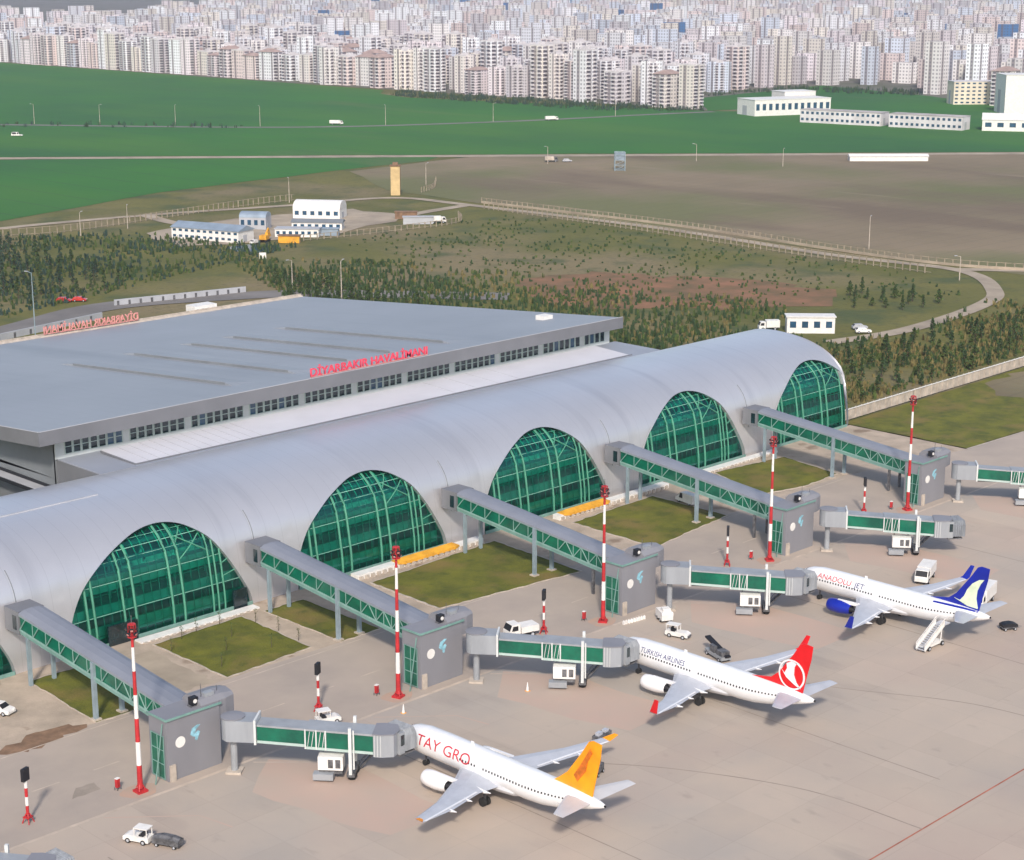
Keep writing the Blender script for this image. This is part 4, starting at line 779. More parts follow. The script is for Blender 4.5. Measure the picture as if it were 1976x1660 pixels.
def make_truck(loc, rz, label, name, L=7, boxm='white_paint', cab='white_paint', bh=2.9, flat=False, cat='truck'):
    r = empty(name, loc, rz, label=label, cat=cat); h = L/2
    b = MB(); b.box(-h, h-.2, -.5, .5, .55, .85); b.build('chassis', 'machine_grey', r)
    shell([(h-1.9, .6), (h-1.9, 2.5), (h-.5, 2.5), (h-.08, 1.5), (h, 1.2), (h, .6)], 1.1, .04, 1.5, 'cab', cab, r)
    b = MB(); b.add([(h-.44, -.95, 2.42), (h-.06, -1.0, 1.55), (h-.06, 1.0, 1.55), (h-.44, .95, 2.42)], [(0, 1, 2, 3)])
    for s in (-1, 1): b.add([(h-1.5, s*1.11, 1.5), (h-.35, s*1.11, 1.5), (h-.6, s*1.09, 2.25), (h-1.5, s*1.09, 2.25)], [(0, 1, 2, 3) if s < 0 else (3, 2, 1, 0)])
    b.build('cab_window', 'black_matt', r)
    b = MB(); b.box(-h, h-2.1, -1.15, 1.15, .9, .9+(bh-.9 if not flat else .35)); b.build('load_box', boxm, r); wheels(r, (-h*.55, h*.62), 1.0, .48, wd=.3); return r
make_car((116.0, 216.0, 0), R(-68), 'white_paint', 'white and blue car on the sand coloured pavement at the left edge', L=4.6, H=1.55)
t = make_truck((188.2, 185.6, 0), R(165), 'small white pickup on the service road behind the second boarding bridge', 'pickup_truck', 5.2, bh=1.9, cat='pickup')
def make_tug(loc, rz, label, m='white_paint', roof=True, L=3.4):
    r = empty('baggage_tug', loc, rz, label=label, cat='baggage tug'); h = L/2
    shell([(-h, .35), (-h, .95), (-.2, .95), (-.1, 1.0), (h*.7, 1.05), (h, .8), (h, .35)], .75, 0, 9, 'body', m, r)
    if roof:
        b = MB(); b.box(-h+.1, .25, -.7, .7, 1.95, 2.05); 
        for x in (-h+.2, .15):
            for y in (-.62, .62): b.bar((x, y, .95), (x, y, 1.95), .09)
        b.build('canopy', m, r)
    b = MB(); b.box(-.9, -.35, -.5, .5, .96, 1.15); b.box(-1.0, -.88, -.5, .5, 1.0, 1.6); b.build('seat', 'black_matt', r)
    b = MB(); b.box(h-.1, h+.12, -.6, .6, .4, .62); b.build('bumper', 'machine_grey', r); wheels(r, (-h*.6, h*.6), .68, .33); return r
make_tug((146.0, 181.0, 0), R(-20), 'white baggage tug parked behind the nearest boarding bridge tunnel')
make_tug((205.1, 168.3, 0), R(-75), 'white open tug standing alone above the nose of the airliner with red tail', L=3.8)
make_tug((107.9, 169.8, 0), R(115), 'white tug towing a dark covered cart at the bottom left of the apron')
def make_cart(loc, rz, label, m='machine_grey', L=3.2, H=1.5, cover=True, name='baggage_cart'):
    r = empty(name, loc, rz, label=label, cat='baggage cart'); h = L/2
    b = MB(); b.box(-h, h, -.75, .75, .45, .6); b.bar((h, 0, .5), (h+1.0, 0, .35), .08); b.build('frame', 'machine_grey', r); wheels(r, (-h*.65, h*.65), .6, .25)
    b = MB()
    rings = [[(x, -.72, .62), (x, -.72, .9+.3*k), (x, -.3, H*(.75+.25*k)), (x, .3, H*(.75+.25*k)), (x, .72, .9+.3*k), (x, .72, .62)] for x, k in ((-h+.05, .3), (-h*.5, .9), (h*.3, 1), (h-.05, .2))]
    b.loft(rings); b.build('cover', m, r); return r
make_cart((109.7, 166.4, 0), R(115), 'dark grey covered cart towed behind the white tug at the bottom left', L=3.6)
make_cart((244.0, 133.9, 0), R(-30), 'small dark cart alone at the right edge past the blue tailed airliner', 'black_matt', 2.6, 1.2)
r = empty('belt_loader', (202.6, 158.6, 0), R(70), label='grey belt loader with dark hold box beside the red tailed airliner', cat='belt loader')
b = MB(); b.box(-2.6, 2.2, -.85, .85, .45, .95); b.build('body', 'tunnel_grey', r); b = MB(); b.bar((-2.8, -.2, 1.0), (3.2, -.2, 2.3), .9, .25); b.build('conveyor', 'black_matt', r)
b = MB(); b.box(-.4, .9, .25, .8, .95, 2.0); b.build('driver_cabin', 'machine_grey', r); b = MB(); b.box(-2.4, -.8, -.7, .7, .96, 1.7); b.build('engine_cover', 'livery_blue', r) if False else b.build('engine_cover', 'machine_grey', r); wheels(r, (-1.8, 1.6), .75, .35)
r = empty('ground_power_cart', (159.8, 144.0, 0), R(20), label='dark ground power cart with upright frame right of the orange tail', cat='ground power unit')
b = MB(); b.box(-1.3, 1.1, -.6, .6, .45, 1.3); b.build('housing', 'machine_grey', r); b = MB(); b.bar((1.4, 0, .3), (1.4, 0, 2.3), .08); b.bar((1.1, 0, .5), (2.4, 0, .4), .08); b.bar((-1.3, 0, 1.3), (1.4, 0, 2.2), .06); b.build('towbar', 'black_matt', r); wheels(r, (-.8, .8), .55, .28)
r = empty('ground_power_cart', (168.0, 150.5, 0), R(10), label='small dark trolley just behind the far wing root of the orange tailed airliner', cat='ground power unit')
b = MB(); b.box(-1.6, 1.6, -.55, .55, .4, 1.1); b.build('housing', 'machine_grey', r); b = MB(); b.box(-1.2, -.3, -.3, .3, 1.1, 1.5); b.box(.4, 1.2, -.35, .3, 1.1, 1.4); b.build('hose_reel', 'wing_grey', r); wheels(r, (-1, 1), .5, .25)
# passenger stairs at the rear door of the blue tailed airliner
r = empty('passenger_stairs', (229.4, 138.2, 0), R(0), label='white mobile passenger stairs at the rear door of the blue tailed airliner', cat='passenger stairs')
for y in (-.75, .75):
    b = MB(); b.bar((-3.6, y, .4), (1.6, y, 3.2), .1, .35); b.bar((-3.6, y, 1.4), (1.6, y, 4.2), .08); b.bar((1.6, y, 4.2), (3.2, y, 4.2), .08)
    for k in range(7): t = k/6; b.bar((-3.6+5.2*t, y, .5+2.8*t), (-3.6+5.2*t, y, 1.4+2.8*t), .06)
    b.add([(-3.6, y, .6), (1.6, y, 3.4), (1.6, y, 4.0), (-3.6, y, 1.2)], [(0, 1, 2, 3)]); b.build('handrail', 'white_paint', r)
b = MB()
for k in range(13): b.box(-3.6+k*.4, -3.2+k*.4, -.7, .7, .42+k*.215, .48+k*.215)
b.box(1.6, 3.2, -.8, .8, 3.1, 3.25); b.build('steps', 'wing_grey', r); b = MB(); b.box(-2.8, 1.8, -.6, .6, .45, .75); b.bar((1.2, -.5, .7), (1.4, -.5, 3.0), .12); b.bar((1.2, .5, .7), (1.4, .5, 3.0), .12); b.build('undercarriage', 'white_paint', r); wheels(r, (-2.2, 1.4), .7, .38)
make_truck((255.4, 156.2, 0), R(-160), 'white catering van with dark windows beyond the far wing of the blue tailed airliner', 'service_van', 6.6, bh=2.6, cat='van')
make_truck((251.6, 143.0, 0), R(-165), 'white service bus with slanted dark windows behind the blue tail fin', 'service_bus', 8.0, bh=3.0, cat='bus')
make_car((262.2, 213.6, 0), R(80), 'white_paint', 'white van on the pavement half hidden under the fourth walkway', 'parked_van', 5.0, 2.1, 'van', True)
# white trailer with a line of barrier blocks
r = empty('equipment_trailer', (209.3, 174.6, 0), R(60), label='bulky white trailer with rounded corners beside the third gate tower', cat='trailer')
shell([(-1.5, .45), (-1.6, 1.5), (-1.45, 1.75), (1.3, 1.8), (1.5, 1.6), (1.5, .45)], .95, .05, 1.4, 'body', 'white_paint', r); b = MB(); b.box(-1.2, 0, -.6, .6, 1.76, 2.3); b.build('hood', 'white_paint', r); wheels(r, (-.6, .7), .85, .33)
for k in range(9):
    b = MB(); x = 203.4+k*.52; b.prism([(-.24, -.2), (.24, -.2), (.16, .2), (-.16, .2)], 0, .45); b.box(-.1, .1, -.1, .1, .45, .6); o = b.build('barrier_block', 'white_paint', label='small white plastic barrier block in the short row by the third gate tower', cat='barrier', group='row of white barrier blocks'); o.location = (x, 177.9-.08*k, 0); o.rotation_euler = (0, 0, .3*k)
for x, y, lb in ((173.3, 169.6, 'in front of the second boarding bridge'), (155.5, 176.2, 'above the nose of the orange tailed airliner')):
    r = empty('traffic_cone', (x, y, 0), label=f'thin white and orange marker cone {lb}', cat='cone'); b = MB(); b.tube([(0, 0, .05), (0, 0, 1.3)], [.22, .05], 10); b.build('cone', 'white_paint', r); b = MB(); b.box(-.3, .3, -.3, .3, 0, .05); b.build('base', 'livery_orange', r)
# low white walls with orange covers along the second and third arch, beige wall along the first and fourth
def lowwall(x0, x1, y, h, label, oc=None):
    r = empty('low_wall', ((x0+x1)/2, y, 0), label=label, cat='low wall'); a = (x1-x0)/2
    b = MB(); b.box(-a, a, -.9, .9, 0, h); b.build('wall', 'white_paint', r)
    b = MB()
    for k in range(int(a*2/1.3)): b.box(-a+.3+k*1.3, -a+.95+k*1.3, -1.3, -.92, 0, h*.7)
    b.build('buttress', 'kerb', r)
    if oc: c = (x0+x1)/2; b = MB(); b.loft([[(x, -1.0-e*.3, h-.1-e*.25), (x, -.95-e*.3, h+.12), (x, 0, h+.15+e*.45), (x, .92, h+.12)] for x, e in ((oc[0]-c, 0), (oc[0]-c+1.5, 1), (oc[1]-c-1, 1), (oc[1]-c, 0))]); b.build('orange_cover', 'orange_cover', r)
lowwall(187.5, 217.0, 224.4, .9, 'long low white wall with an orange cover at the foot of the second full arch', (196.5, 211))
lowwall(236.5, 268, 224.0, .9, 'long low white wall with an orange cover at the foot of the third arch', (237.5, 250.5))
lowwall(279.5, 305, 225.0, .45, 'plain low white wall at the foot of the fourth arch')
lowwall(145, 167.5, 225.2, .25, 'very low cream wall at the foot of the nearest full arch')
for k, (x, y) in enumerate([(150.5, 221.7), (146.4, 218.5), (154, 222.8), (158.5, 222.9), (163.0, 219.5), (163.2, 214), (162.8, 208.5), (152.5, 213), (156.5, 217), (158, 209), (148, 208)]):
    r = empty('sapling', (x, y, .05), label=f'thin young sapling on the nearest square lawn, one of eleven spindly sticks', cat='sapling', group='saplings on the square lawn'); b = MB(); b.tube([(0, 0, 0), (.05, 0, 1.1), (.0, .08, 2.0)], [.05, .04, .02], 5); b.build('stem', 'bark', r)
    b = MB(); q = random.Random(k)
    for j in range(26): z = q.uniform(.5, 2.2); a = q.uniform(0, 6.3); d = q.uniform(.0, .3); X, Y = d*math.cos(a), d*math.sin(a); b.add([(X, Y, z), (X+.12, Y+.03, z+.05), (X+.04, Y+.1, z+.17)], [(0, 1, 2)])
    b.build('twigs', 'leaf_mid', r)
# boundary wall right of the concourse
r = empty('boundary_wall', (338, 230.4, 0), label='pale concrete panel wall running from the concourse end to the right edge', cat='wall')
dx, dy = 1, .016
b = MB()
for k in range(62): x = k*2.5; b.bar((x+.08, x*dy, 1.2), (x+2.42, (x+2.5)*dy, 1.2), .16, 2.4)
b.build('wall_panel', 'kerb', r)
for k in range(63): b = MB() if k == 0 else b; 
b = MB(); b.box(-.13, .13, -.2, .2, 0, 2.65); post = b.build('wall_post', 'kerb', r); 
for k in range(1, 63): o = post.copy(); C.objects.link(o); o.parent = r; o.location = (k*2.5, k*2.5*dy, 0)
b = MB(); b.bar((0, -.14, 2.5), (155, 155*dy-.14, 2.5), .3, .14); b.build('coping', 'white_paint', r)
# ------------------------------------------------------------------ works yard, sheds, cabins, towers beyond the terminal
def house(name, loc, rz, L, W_, H, wm, rm, label, cat='shed', roof='gable', win=8, dec=None, floors=1):
    r = empty(name, loc, rz, label=label, cat=cat); a, c = L/2, W_/2
    b = MB(); b.box(-a, a, -c, c, 0, H); b.build('wall', wm, r); b = MB()
    if roof == 'gable': b.loft([[(x, -c-.4, H), (x, 0, H+W_*.18), (x, c+.4, H), (x, c+.4, H-.15), (x, -c-.4, H-.15)] for x in (-a-.4, a+.4)])
    elif roof == 'arch': b.loft([[(x, (c+.1)*math.cos(t), H-.3+W_*.3*math.sin(t)) for t in [PI*k/12 for k in range(13)]] for x in (-a, a)])
    else: b.box(-a-.3, a+.3, -c-.3, c+.3, H, H+.3)
    b.build('roof', rm, r)
    wp = None
    for f in range(floors):
        z = H/floors*f+H/floors*.35; zh = H/floors*.4
        for s in (-1, 1):
            for k in range(win):
                x = -a+L*(k+.5)/win; e = L/win*.26
                if wp is None: b = MB(); b.box(-e, e, -.04, .04, 0, zh); wp = b.build('window', 'blue_glass', r); o = wp
                else: o = wp.copy(); C.objects.link(o); o.parent = r
                o.location = (x, s*c, z)
    b = MB(); b.box(a, a+.05, -c*.4, c*.1, 0, H*.6); b.box(-a-.05, -a, -c*.1, c*.4, 0, H*.6); b.build('door', 'wall_light', r); return r
house('barn', (478, 589, -.3), R(-55), 20, 11, 4.2, 'white_paint', 'white_paint', 'white round roofed barn at the top of the works yard', 'barn', 'arch', 6)
house('site_office', (409, 569, -.3), R(-72), 31, 10, 4.4, 'white_paint', 'shed_blue', 'long white two storey site office with blue grey roof at the left of the yard', 'office', 'gable', 11, floors=2)
house('workshop', (438.5, 581, -.3), R(-55), 11, 7, 5, 'wall_light', 'shed_blue', 'small workshop with a rounded blue grey roof in the yard', 'workshop', 'arch', 4)
house('storage_shed', (437, 552, -.3), R(-50), 17, 6, 3.0, 'white_paint', 'wall_light', 'low white storage shed below the barn', 'shed', 'flat', 7)
house('storage_shed', (455, 562, -.3), R(-50), 20, 6, 3.0, 'white_paint', 'wall_grey', 'long low grey roofed store between the workshop and the barn', 'shed', 'gable', 7)
house('container', (500, 560, -.3), R(-45), 9, 3, 2.8, 'rust_brown', 'rust_brown', 'rust brown shipping container right of the barn', 'container', 'flat', 0)
house('container', (424, 541, -.3), R(-50), 8, 3, 2.6, 'orange_cover', 'rust_brown', 'orange yellow shipping container at the near end of the white site office', 'container', 'flat', 0)
house('container', (447, 545, -.3), R(-50), 7, 3, 2.6, 'shed_blue', 'shed_blue', 'blue grey shipping container in front of the low white storage shed', 'container', 'flat', 0)
house('container', (493, 545, -.3), R(-40), 12, 3, 2.8, 'wall_light', 'wall_light', 'pale shipping container nearest the road right of the barn', 'container', 'flat', 0)
make_truck((500, 541, -.3), R(-30), 'small white lorry at the right end of the works yard', 'parked_lorry', 7)
house('prefab_cabin', (420, 299, -.35), R(-47), 13.5, 4.6, 4.6, 'white_paint', 'white_paint', 'white prefab cabin with rounded roof beside the loop track', 'cabin', 'flat', 4)
make_truck((414, 309, -.35), R(140), 'white lorry parked at the left end of the white prefab cabin', 'parked_lorry', 6)
make_car((429, 287, -.2), R(-45), 'white_paint', 'white car on the loop track right of the prefab cabin', L=4.5)
make_car((433, 291, -.2), R(-40), 'wall_light', 'pale grey car on the grass beside the loop track', L=4.4)
r = empty('excavator', (418.5, 549, -.3), R(30), label='orange excavator beside the long white site office', cat='excavator'); b = MB(); b.box(-2, 1.4, -1.4, 1.4, 1, 2.6); b.build('body', 'orange_cover', r); b = MB(); b.box(.0, 1.6, -1.3, -.2, 2.6, 3.6); b.build('cabin', 'orange_cover', r); b = MB(); b.bar((1.4, .3, 2), (4.5, .3, 4.6), .5); b.bar((4.5, .3, 4.6), (6.3, .3, 1.4), .4); b.build('boom', 'orange_cover', r); b = MB()
for y in (-1.1, 1.1): b.box(-2.2, 2.2, y-.35, y+.35, 0, 1)
b.build('track', 'rubber', r)
make_car((413, 548, -.3), R(20), 'white_paint', 'white car in front of the orange excavator', L=4.4)
r = empty('tan_tower', (551, 624, -.3), R(45), label='slender square tan tower standing beside the dirt track', cat='tower'); b = MB(); b.prism([(-2.1, -2.1), (2.1, -2.1), (2.1, 2.1), (-2.1, 2.1)], 0, 13.2); b.build('shaft', 'tan_wall', r); b = MB(); b.box(-2.5, 2.5, -2.5, 2.5, 13.2, 13.6); b.box(-1.2, 1.2, -1.2, 1.2, 13.6, 14.8); b.build('cap', 'rust_brown', r)
b = MB()
for x in (-1.1, 0, 1.1): b.box(x-.12, x+.12, -2.16, -2.1, 1, 12.5)
b.build('groove', 'rust_brown', r)
r = empty('lattice_tower', (700, 620, -.3), R(45), label='pale blue lattice tower on the far side of the brown field', cat='tower'); b = MB()
for x, y in ((-2.6, -2.6), (2.6, -2.6), (2.6, 2.6), (-2.6, 2.6)): b.bar((x, y, 0), (x, y, 9.5), .35)
for z in (0.5, 3, 5.5, 8, 9.4):
    for p, q in (((-2.6, -2.6), (2.6, -2.6)), ((2.6, -2.6), (2.6, 2.6)), ((2.6, 2.6), (-2.6, 2.6)), ((-2.6, 2.6), (-2.6, -2.6))): b.bar((*p, z), (*q, z), .25); b.bar((*p, z), (*q, min(z+2.5, 9.5)), .15)
b.build('lattice', 'steel_blue', r); b = MB(); b.box(-2.2, 2.2, -2.2, 2.2, 5.6, 8.9); b.build('tank', 'shed_blue', r)
house('greenhouse', (839, 551, -.3), R(-44.5), 42, 6, 2.6, 'white_paint', 'white_paint', 'long thin white greenhouse on the far edge of the brown field', 'greenhouse', 'gable', 0)
make_car((712, 668, -.2), R(-40), 'wall_light', 'pale car at the field edge beside the farm road', L=5, H=1.7)
make_truck((706, 674, -.2), R(-40), 'dark tipper lorry stopped at the farm road behind the brown field', 'parked_lorry', 7, 'kerb', 'machine_grey')
make_truck((778, 939, -.2), R(-50), 'lone white lorry on the field road in the green field', 'parked_lorry', 9)
make_truck((903, 862, -.2), R(-30), 'white lorry on the right part of the field road', 'parked_lorry', 9)
make_car((585, 1013, -.2), R(-45), 'white_paint', 'white car on the field road at the far left', L=7, H=2.4)
make_car((296, 491, -.3), R(-45), 'red_car', 'bright red car parked left behind the big hall', L=4.6); make_car((300, 488.5, -.3), R(-45), 'red_car', 'second red car parked close behind the bright red one', L=4.4)
b = MB(); b.box(-1.2, 1.2, -.1, .1, 0, 2.2); o = b.build('notice_board', 'white_paint', label='pair of white boards standing in the meadow right of the pond', cat='sign'); o.location = (393, 517, -.4); o.rotation_euler = (0, 0, R(-45))
for x, y, L_, rz, lb in ((255, 452, 70, 12, 'long low grey retaining wall behind the left part of the hall'), (325, 470, 44, -12, 'low grey wall along the access road behind the hall')):
    r = empty('retaining_wall', (x, y, -.4), R(rz), label=lb, cat='wall'); b = MB(); b.box(-L_/2, L_/2, -.25, .25, 0, 1.9); b.build('wall', 'wall_light', r)
    b = MB()
    for k in range(12): b.box(-L_/2+k*L_/12+.8, -L_/2+k*L_/12+1.5, -.36, -.26, 0, 1.5)
    b.build('pilaster', 'machine_grey', r)
def lamp(loc, H, label, name='lamp_post', m='kerb', i=0):
    r = empty(name, loc, random.uniform(0, 6), label=label, cat='lamp post', group='lamp posts beyond the terminal'); b = MB(); b.tube([(0, 0, 0), (0, 0, H)], [.2, .1], 7); b.build('pole', m, r); b = MB(); b.bar((0, 0, H-.1), (1.6, 0, H+.3), .12); b.build('arm', m, r); b = MB(); b.box(1.3, 2.3, -.2, .2, H+.2, H+.38); b.build('lamp_head', 'wall_light', r)
lamp((258, 444, -.3), 19, 'tallest pole, grey, rising behind the left edge of the hall roof', m='steel_blue')
for i, (x, y, h, lb) in enumerate([(402, 616, 9, 'above the long white site office'), (499, 636, 11, 'left of the tan tower by the track'), (360, 434, 12, 'right behind the far corner of the hall'), (358, 456, 10, 'between the hall and the pond'), (764, 622, 9, 'left of the two on the far edge of the brown field'), (775, 573, 9, 'right of the two on the far edge of the brown field'), (698, 669, 9, 'beside the tipper lorry on the farm road'), (588, 644, 10, 'right of the tan tower'), (527, 316, 8, 'at the bend of the loop track'), (563, 376, 12, 'thin one in the brown field above the fence'), (378, 612, 9, 'on the far left fence corner'), (640, 1085, 13, 'far left on the field road'), (668, 1050, 13, 'second on the field road'), (700, 1010, 13, 'third on the field road'), (735, 965, 13, 'fourth on the field road'), (800, 915, 13, 'fifth on the field road'), (870, 885, 12, 'sixth on the field road'), (960, 855, 12, 'last on the field road near the city edge')]):
    lamp((x, y, -.3), h, f'slim pale lamp post {lb}')
def fence(pts, label, h=2.2, sp=3.0, rail=True):
    r = empty('post_fence', (pts[0][0], pts[0][1], -.3), label=label, cat='fence'); P = smooth_path(pts, 6); O = P[0]; b = MB(); b.box(-.16, .16, -.16, .16, 0, h); post = None; acc = 0; n_ = 0
    L = [0]
    for p, q in zip(P, P[1:]): L.append(L[-1]+math.dist(p, q))
    sp = max(sp, L[-1]/98)
    for k in range(int(L[-1]/sp)+1):
        d = k*sp; i = max(j for j in range(len(L)) if L[j] <= d); i = min(i, len(P)-2); f = (d-L[i])/max(1e-6, L[i+1]-L[i]); x = P[i][0]+(P[i+1][0]-P[i][0])*f-O[0]; y = P[i][1]+(P[i+1][1]-P[i][1])*f-O[1]
        if post is None: post = b.build('post', 'fence_tan', r); o = post
        else: o = post.copy(); C.objects.link(o); o.parent = r
        o.location = (x, y, 0)
    b = MB()
    for z in (.5, h-.15):
        for p, q in zip(P, P[1:]): b.bar((p[0]-O[0], p[1]-O[1], z), (q[0]-O[0], q[1]-O[1], z), .1, .16)
    b.build('rail', 'fence_tan', r)
    if rail is not True:
        b = MB()
        for p, q in zip(P, P[1:]): b.bar((p[0]-O[0], p[1]-O[1], .45), (q[0]-O[0], q[1]-O[1], .45), .5, .9)
        b.build('low_kerb_wall', 'dirt_track', r)
fence([(545, 560), (543, 510), (541, 466), (534, 390), (532, 330)], 'long pale post fence on the near side of the dirt track', 3.0)
fence([(558, 575), (561, 466), (552, 380), (553, 330), (575, 285)], 'pale post fence with a low tan wall on the field side of the dirt track', 2.4, 3.0, 'wall')
fence([(340, 640), (376, 625), (430, 632), (480, 640), (505, 640)], 'post fence between the green field and the works yard', 3.0)
fence([(430, 540), (470, 535), (505, 535), (520, 550)], 'short brown post fence in front of the works yard', 2.4)
fence([(565, 622), (580, 630), (600, 650)], 'short post fence beside the tan tower', 2.6)
# ------------------------------------------------------------------ trees
def tree_proto(seed, H, m, wd):
    q = random.Random(seed); r = empty('young_tree', (0, 0, -9999), cat='tree', group='young trees planted beyond the terminal')
    b = MB(); b.tube([(0, 0, 0), (q.uniform(-.1, .1), q.uniform(-.1, .1), H*.5), (0, 0, H*.93)], [.12, .08, .02], 5)
    for k in range(5): z = H*(.2+.13*k); a = q.uniform(0, 6.3); b.tube([(0, 0, z), (wd*.6*math.cos(a), wd*.6*math.sin(a), z+.4)], [.04, .01], 4)
    b.build('trunk', 'bark', r); b = MB()
    for k in range(170):
        t = q.random()**.8; z = H*(.12+.88*t); rad = wd*(1-t)**.6*(.35+.65*q.random())*(1+.25*math.sin(t*20+seed)); a = q.uniform(0, 6.3); c = Vector((rad*math.cos(a), rad*math.sin(a), z)); s = q.uniform(.14, .34)
        u = Vector((q.uniform(-1, 1), q.uniform(-1, 1), q.uniform(-.3, .6))).normalized()*s; v = Vector((q.uniform(-1, 1), q.uniform(-1, 1), q.uniform(.2, 1))).normalized()*s
        b.cm = int(q.random() < .35); b.add([c-u, c+v, c+u, c-v*.8], [(0, 1, 2, 3)])
    b.build('crown', m, r); return r
protos = [tree_proto(1, 4.6, ['leaf_dark', 'leaf_mid'], .85), tree_proto(2, 3.8, ['leaf_dark', 'leaf_dark'], 1.0), tree_proto(3, 5.4, ['leaf_dark', 'leaf_mid'], .9), tree_proto(4, 3.2, ['leaf_mid', 'leaf_dark'], 1.1), tree_proto(5, 5.2, ['leaf_teal', 'leaf_dark'], 1.2), tree_proto(6, 4.2, ['leaf_teal', 'leaf_mid'], 1.0)]
def inside(x, y, P):
    c = False
    for i in range(len(P)):
        (a, b_), (d, e) = P[i], P[i-1]
        if (b_ > y) != (e > y) and x < (d-a)*(y-b_)/(e-b_)+a: c = not c
    return c
Z1 = [(312, 398), (330, 398), (330, 330), (340, 296), (405, 300), (410, 340), (395, 400), (412, 455), (380, 505), (345, 440)]
Z2 = [(285, 500), (318, 496), (385, 560), (378, 600), (335, 620), (280, 560)]
Z3 = [(343, 236), (470, 239), (500, 270), (440, 272), (400, 278), (350, 262)]
Z4 = [(470, 292), (508, 300), (520, 340), (505, 350), (460, 312)]
rnd = random.Random(11); used = [False]*6; ntree = 0; masses = []
HALL = [(150, 225), (337, 225), (337, 258), (303, 258), (303, 383), (150, 383)]
for zi, (Z, sx, sy, ids, desc, quota) in enumerate([(Z1, 7.5, 5.6, (0, 1, 2, 3), 'behind the hall', 150), (Z3, 8, 6.4, (1, 3, 0), 'beside the concourse', 80), (Z2, 9, 8, (4, 5, 4, 2), 'far left', 50), (Z4, 8, 6.5, (0, 3), 'inside the loop track', 16)]):
    xs = [p[0] for p in Z]; ys = [p[1] for p in Z]; x = min(xs); row = 0; cnt = 0
    while x < max(xs):
        y = max(ys); pts = []
        while y > min(ys):
            X, Y = x+rnd.uniform(-1.5, 1.5), y+rnd.uniform(-1.5, 1.5); p = px((X, Y, 2))
            if inside(X, Y, Z) and -5 < p[0] < 1981: pts.append((X, Y))
            y -= sy
        if pts:
            for k, (X, Y) in enumerate(pts):
                if cnt >= quota: break
                pid = rnd.choice(ids); o = place(protos[pid], used[pid], (X, Y, -.4), rnd.uniform(0, 6), f'{["slim dark green","bushy dark green","tall dark green","low light green","tall blue green","short blue green"][pid]} young tree, {nth(k)} in row {["one","two","three","four","five","six","seven","eight","nine","ten","eleven","twelve","thirteen","fourteen","fifteen","sixteen","seventeen","eighteen"][min(row,17)]} {desc}')
                used[pid] = True; s = rnd.uniform(.8, 1.25); o.scale = (s, s, s*rnd.uniform(.9, 1.2)); cnt += 1
            row += 1
        x += sx
for p, u_ in zip(protos, used):
    if not u_:
        for c in list(p.children): bpy.data.objects.remove(c)
        bpy.data.objects.remove(p)
# scrub and saplings too many to count
def scrub(name, Z, n_, h0, h1, ms, label, seed, wd=.5):
    q = random.Random(seed); b = MB(); xs = [p[0] for p in Z]; ys = [p[1] for p in Z]; k = 0
    while k < n_:
        X, Y = q.uniform(min(xs), max(xs)), q.uniform(min(ys), max(ys))
        if not inside(X, Y, Z) or inside(X, Y, HALL): k += .2; continue
        if math.sin(X*.11+Y*.05)+math.sin(Y*.13-X*.04) < q.uniform(-2.0, 1.0): k += .15; continue
        h = q.uniform(h0, h1); b.cm = q.randrange(len(ms))
        for j in range(7):
            a = q.uniform(0, 6.3); d = q.uniform(0, wd); c = Vector((X+d*math.cos(a), Y+d*math.sin(a), -.4)); u = Vector((math.cos(a+1.3), math.sin(a+1.3), 0))*q.uniform(.12, .35); hh = h*q.uniform(.5, 1)
            b.add([c-u, c+u, c+u*.6+Vector((q.uniform(-.2, .2), q.uniform(-.2, .2), hh)), c-u*.5+Vector((0, 0, hh*.8))], [(0, 1, 2, 3)])
        k += 1
    b.build(name, ms, label=label, cat='scrub', kind='stuff')
ZA = [(305, 385), (305, 262), (345, 240), (480, 240), (505, 290), (440, 276), (405, 290), (450, 330), (440, 400), (420, 480), (385, 530), (345, 440)]
scrub('scrub', ZA, 5600, .7, 2.4, ['leaf_dark', 'leaf_mid', 'leaf_dark', 'leaf_mid', 'dry_stalk'], 'dense dark green scrub and seedlings in the meadow behind the terminal', 5)
scrub('scrub', [(270, 480), (345, 505), (420, 530), (400, 600), (330, 640), (260, 560)], 2600, .8, 2.6, ['leaf_teal', 'leaf_dark', 'leaf_mid'], 'blue green scrub at the far left between the road and the works yard', 6)
scrub('scrub', [(345, 238), (480, 242), (505, 285), (440, 272), (398, 278)], 2600, .6, 2.0, ['leaf_mid', 'dry_stalk', 'dry_stalk'], 'olive and straw coloured scrub between the pale wall and the loop track', 12)
b = MB(); q = random.Random(31); x = 305
while x < 440:                                       # planted rows
    y = 258
    while y < 515:
        X, Y = x+q.uniform(-.5, .5), y+q.uniform(-.8, .8)
        if inside(X, Y, Z1) and not inside(X, Y, HALL) and q.random() < .8:
            h = q.uniform(1.3, 3.2); b.cm = q.choice((0, 0, 0, 1))
            for j in range(9):
                a = q.uniform(0, 6.3); d = q.uniform(0, .45); c = Vector((X+d*math.cos(a), Y+d*math.sin(a), -.4+q.uniform(0, h*.3))); u = Vector((math.cos(a+1.3), math.sin(a+1.3), 0))*q.uniform(.15, .4); hh = h*q.uniform(.35, .7)
                b.add([c-u, c+u, c+u*.4+Vector((0, 0, hh)), c-u*.3+Vector((0, 0, hh*.85))], [(0, 1, 2, 3)])
        y += q.uniform(1.5, 2.6)
    x += 3.7
b.build('young_plantation', ['leaf_dark', 'leaf_mid'], label='dense dark green rows of young conifers planted close behind the hall', cat='plantation', kind='stuff')
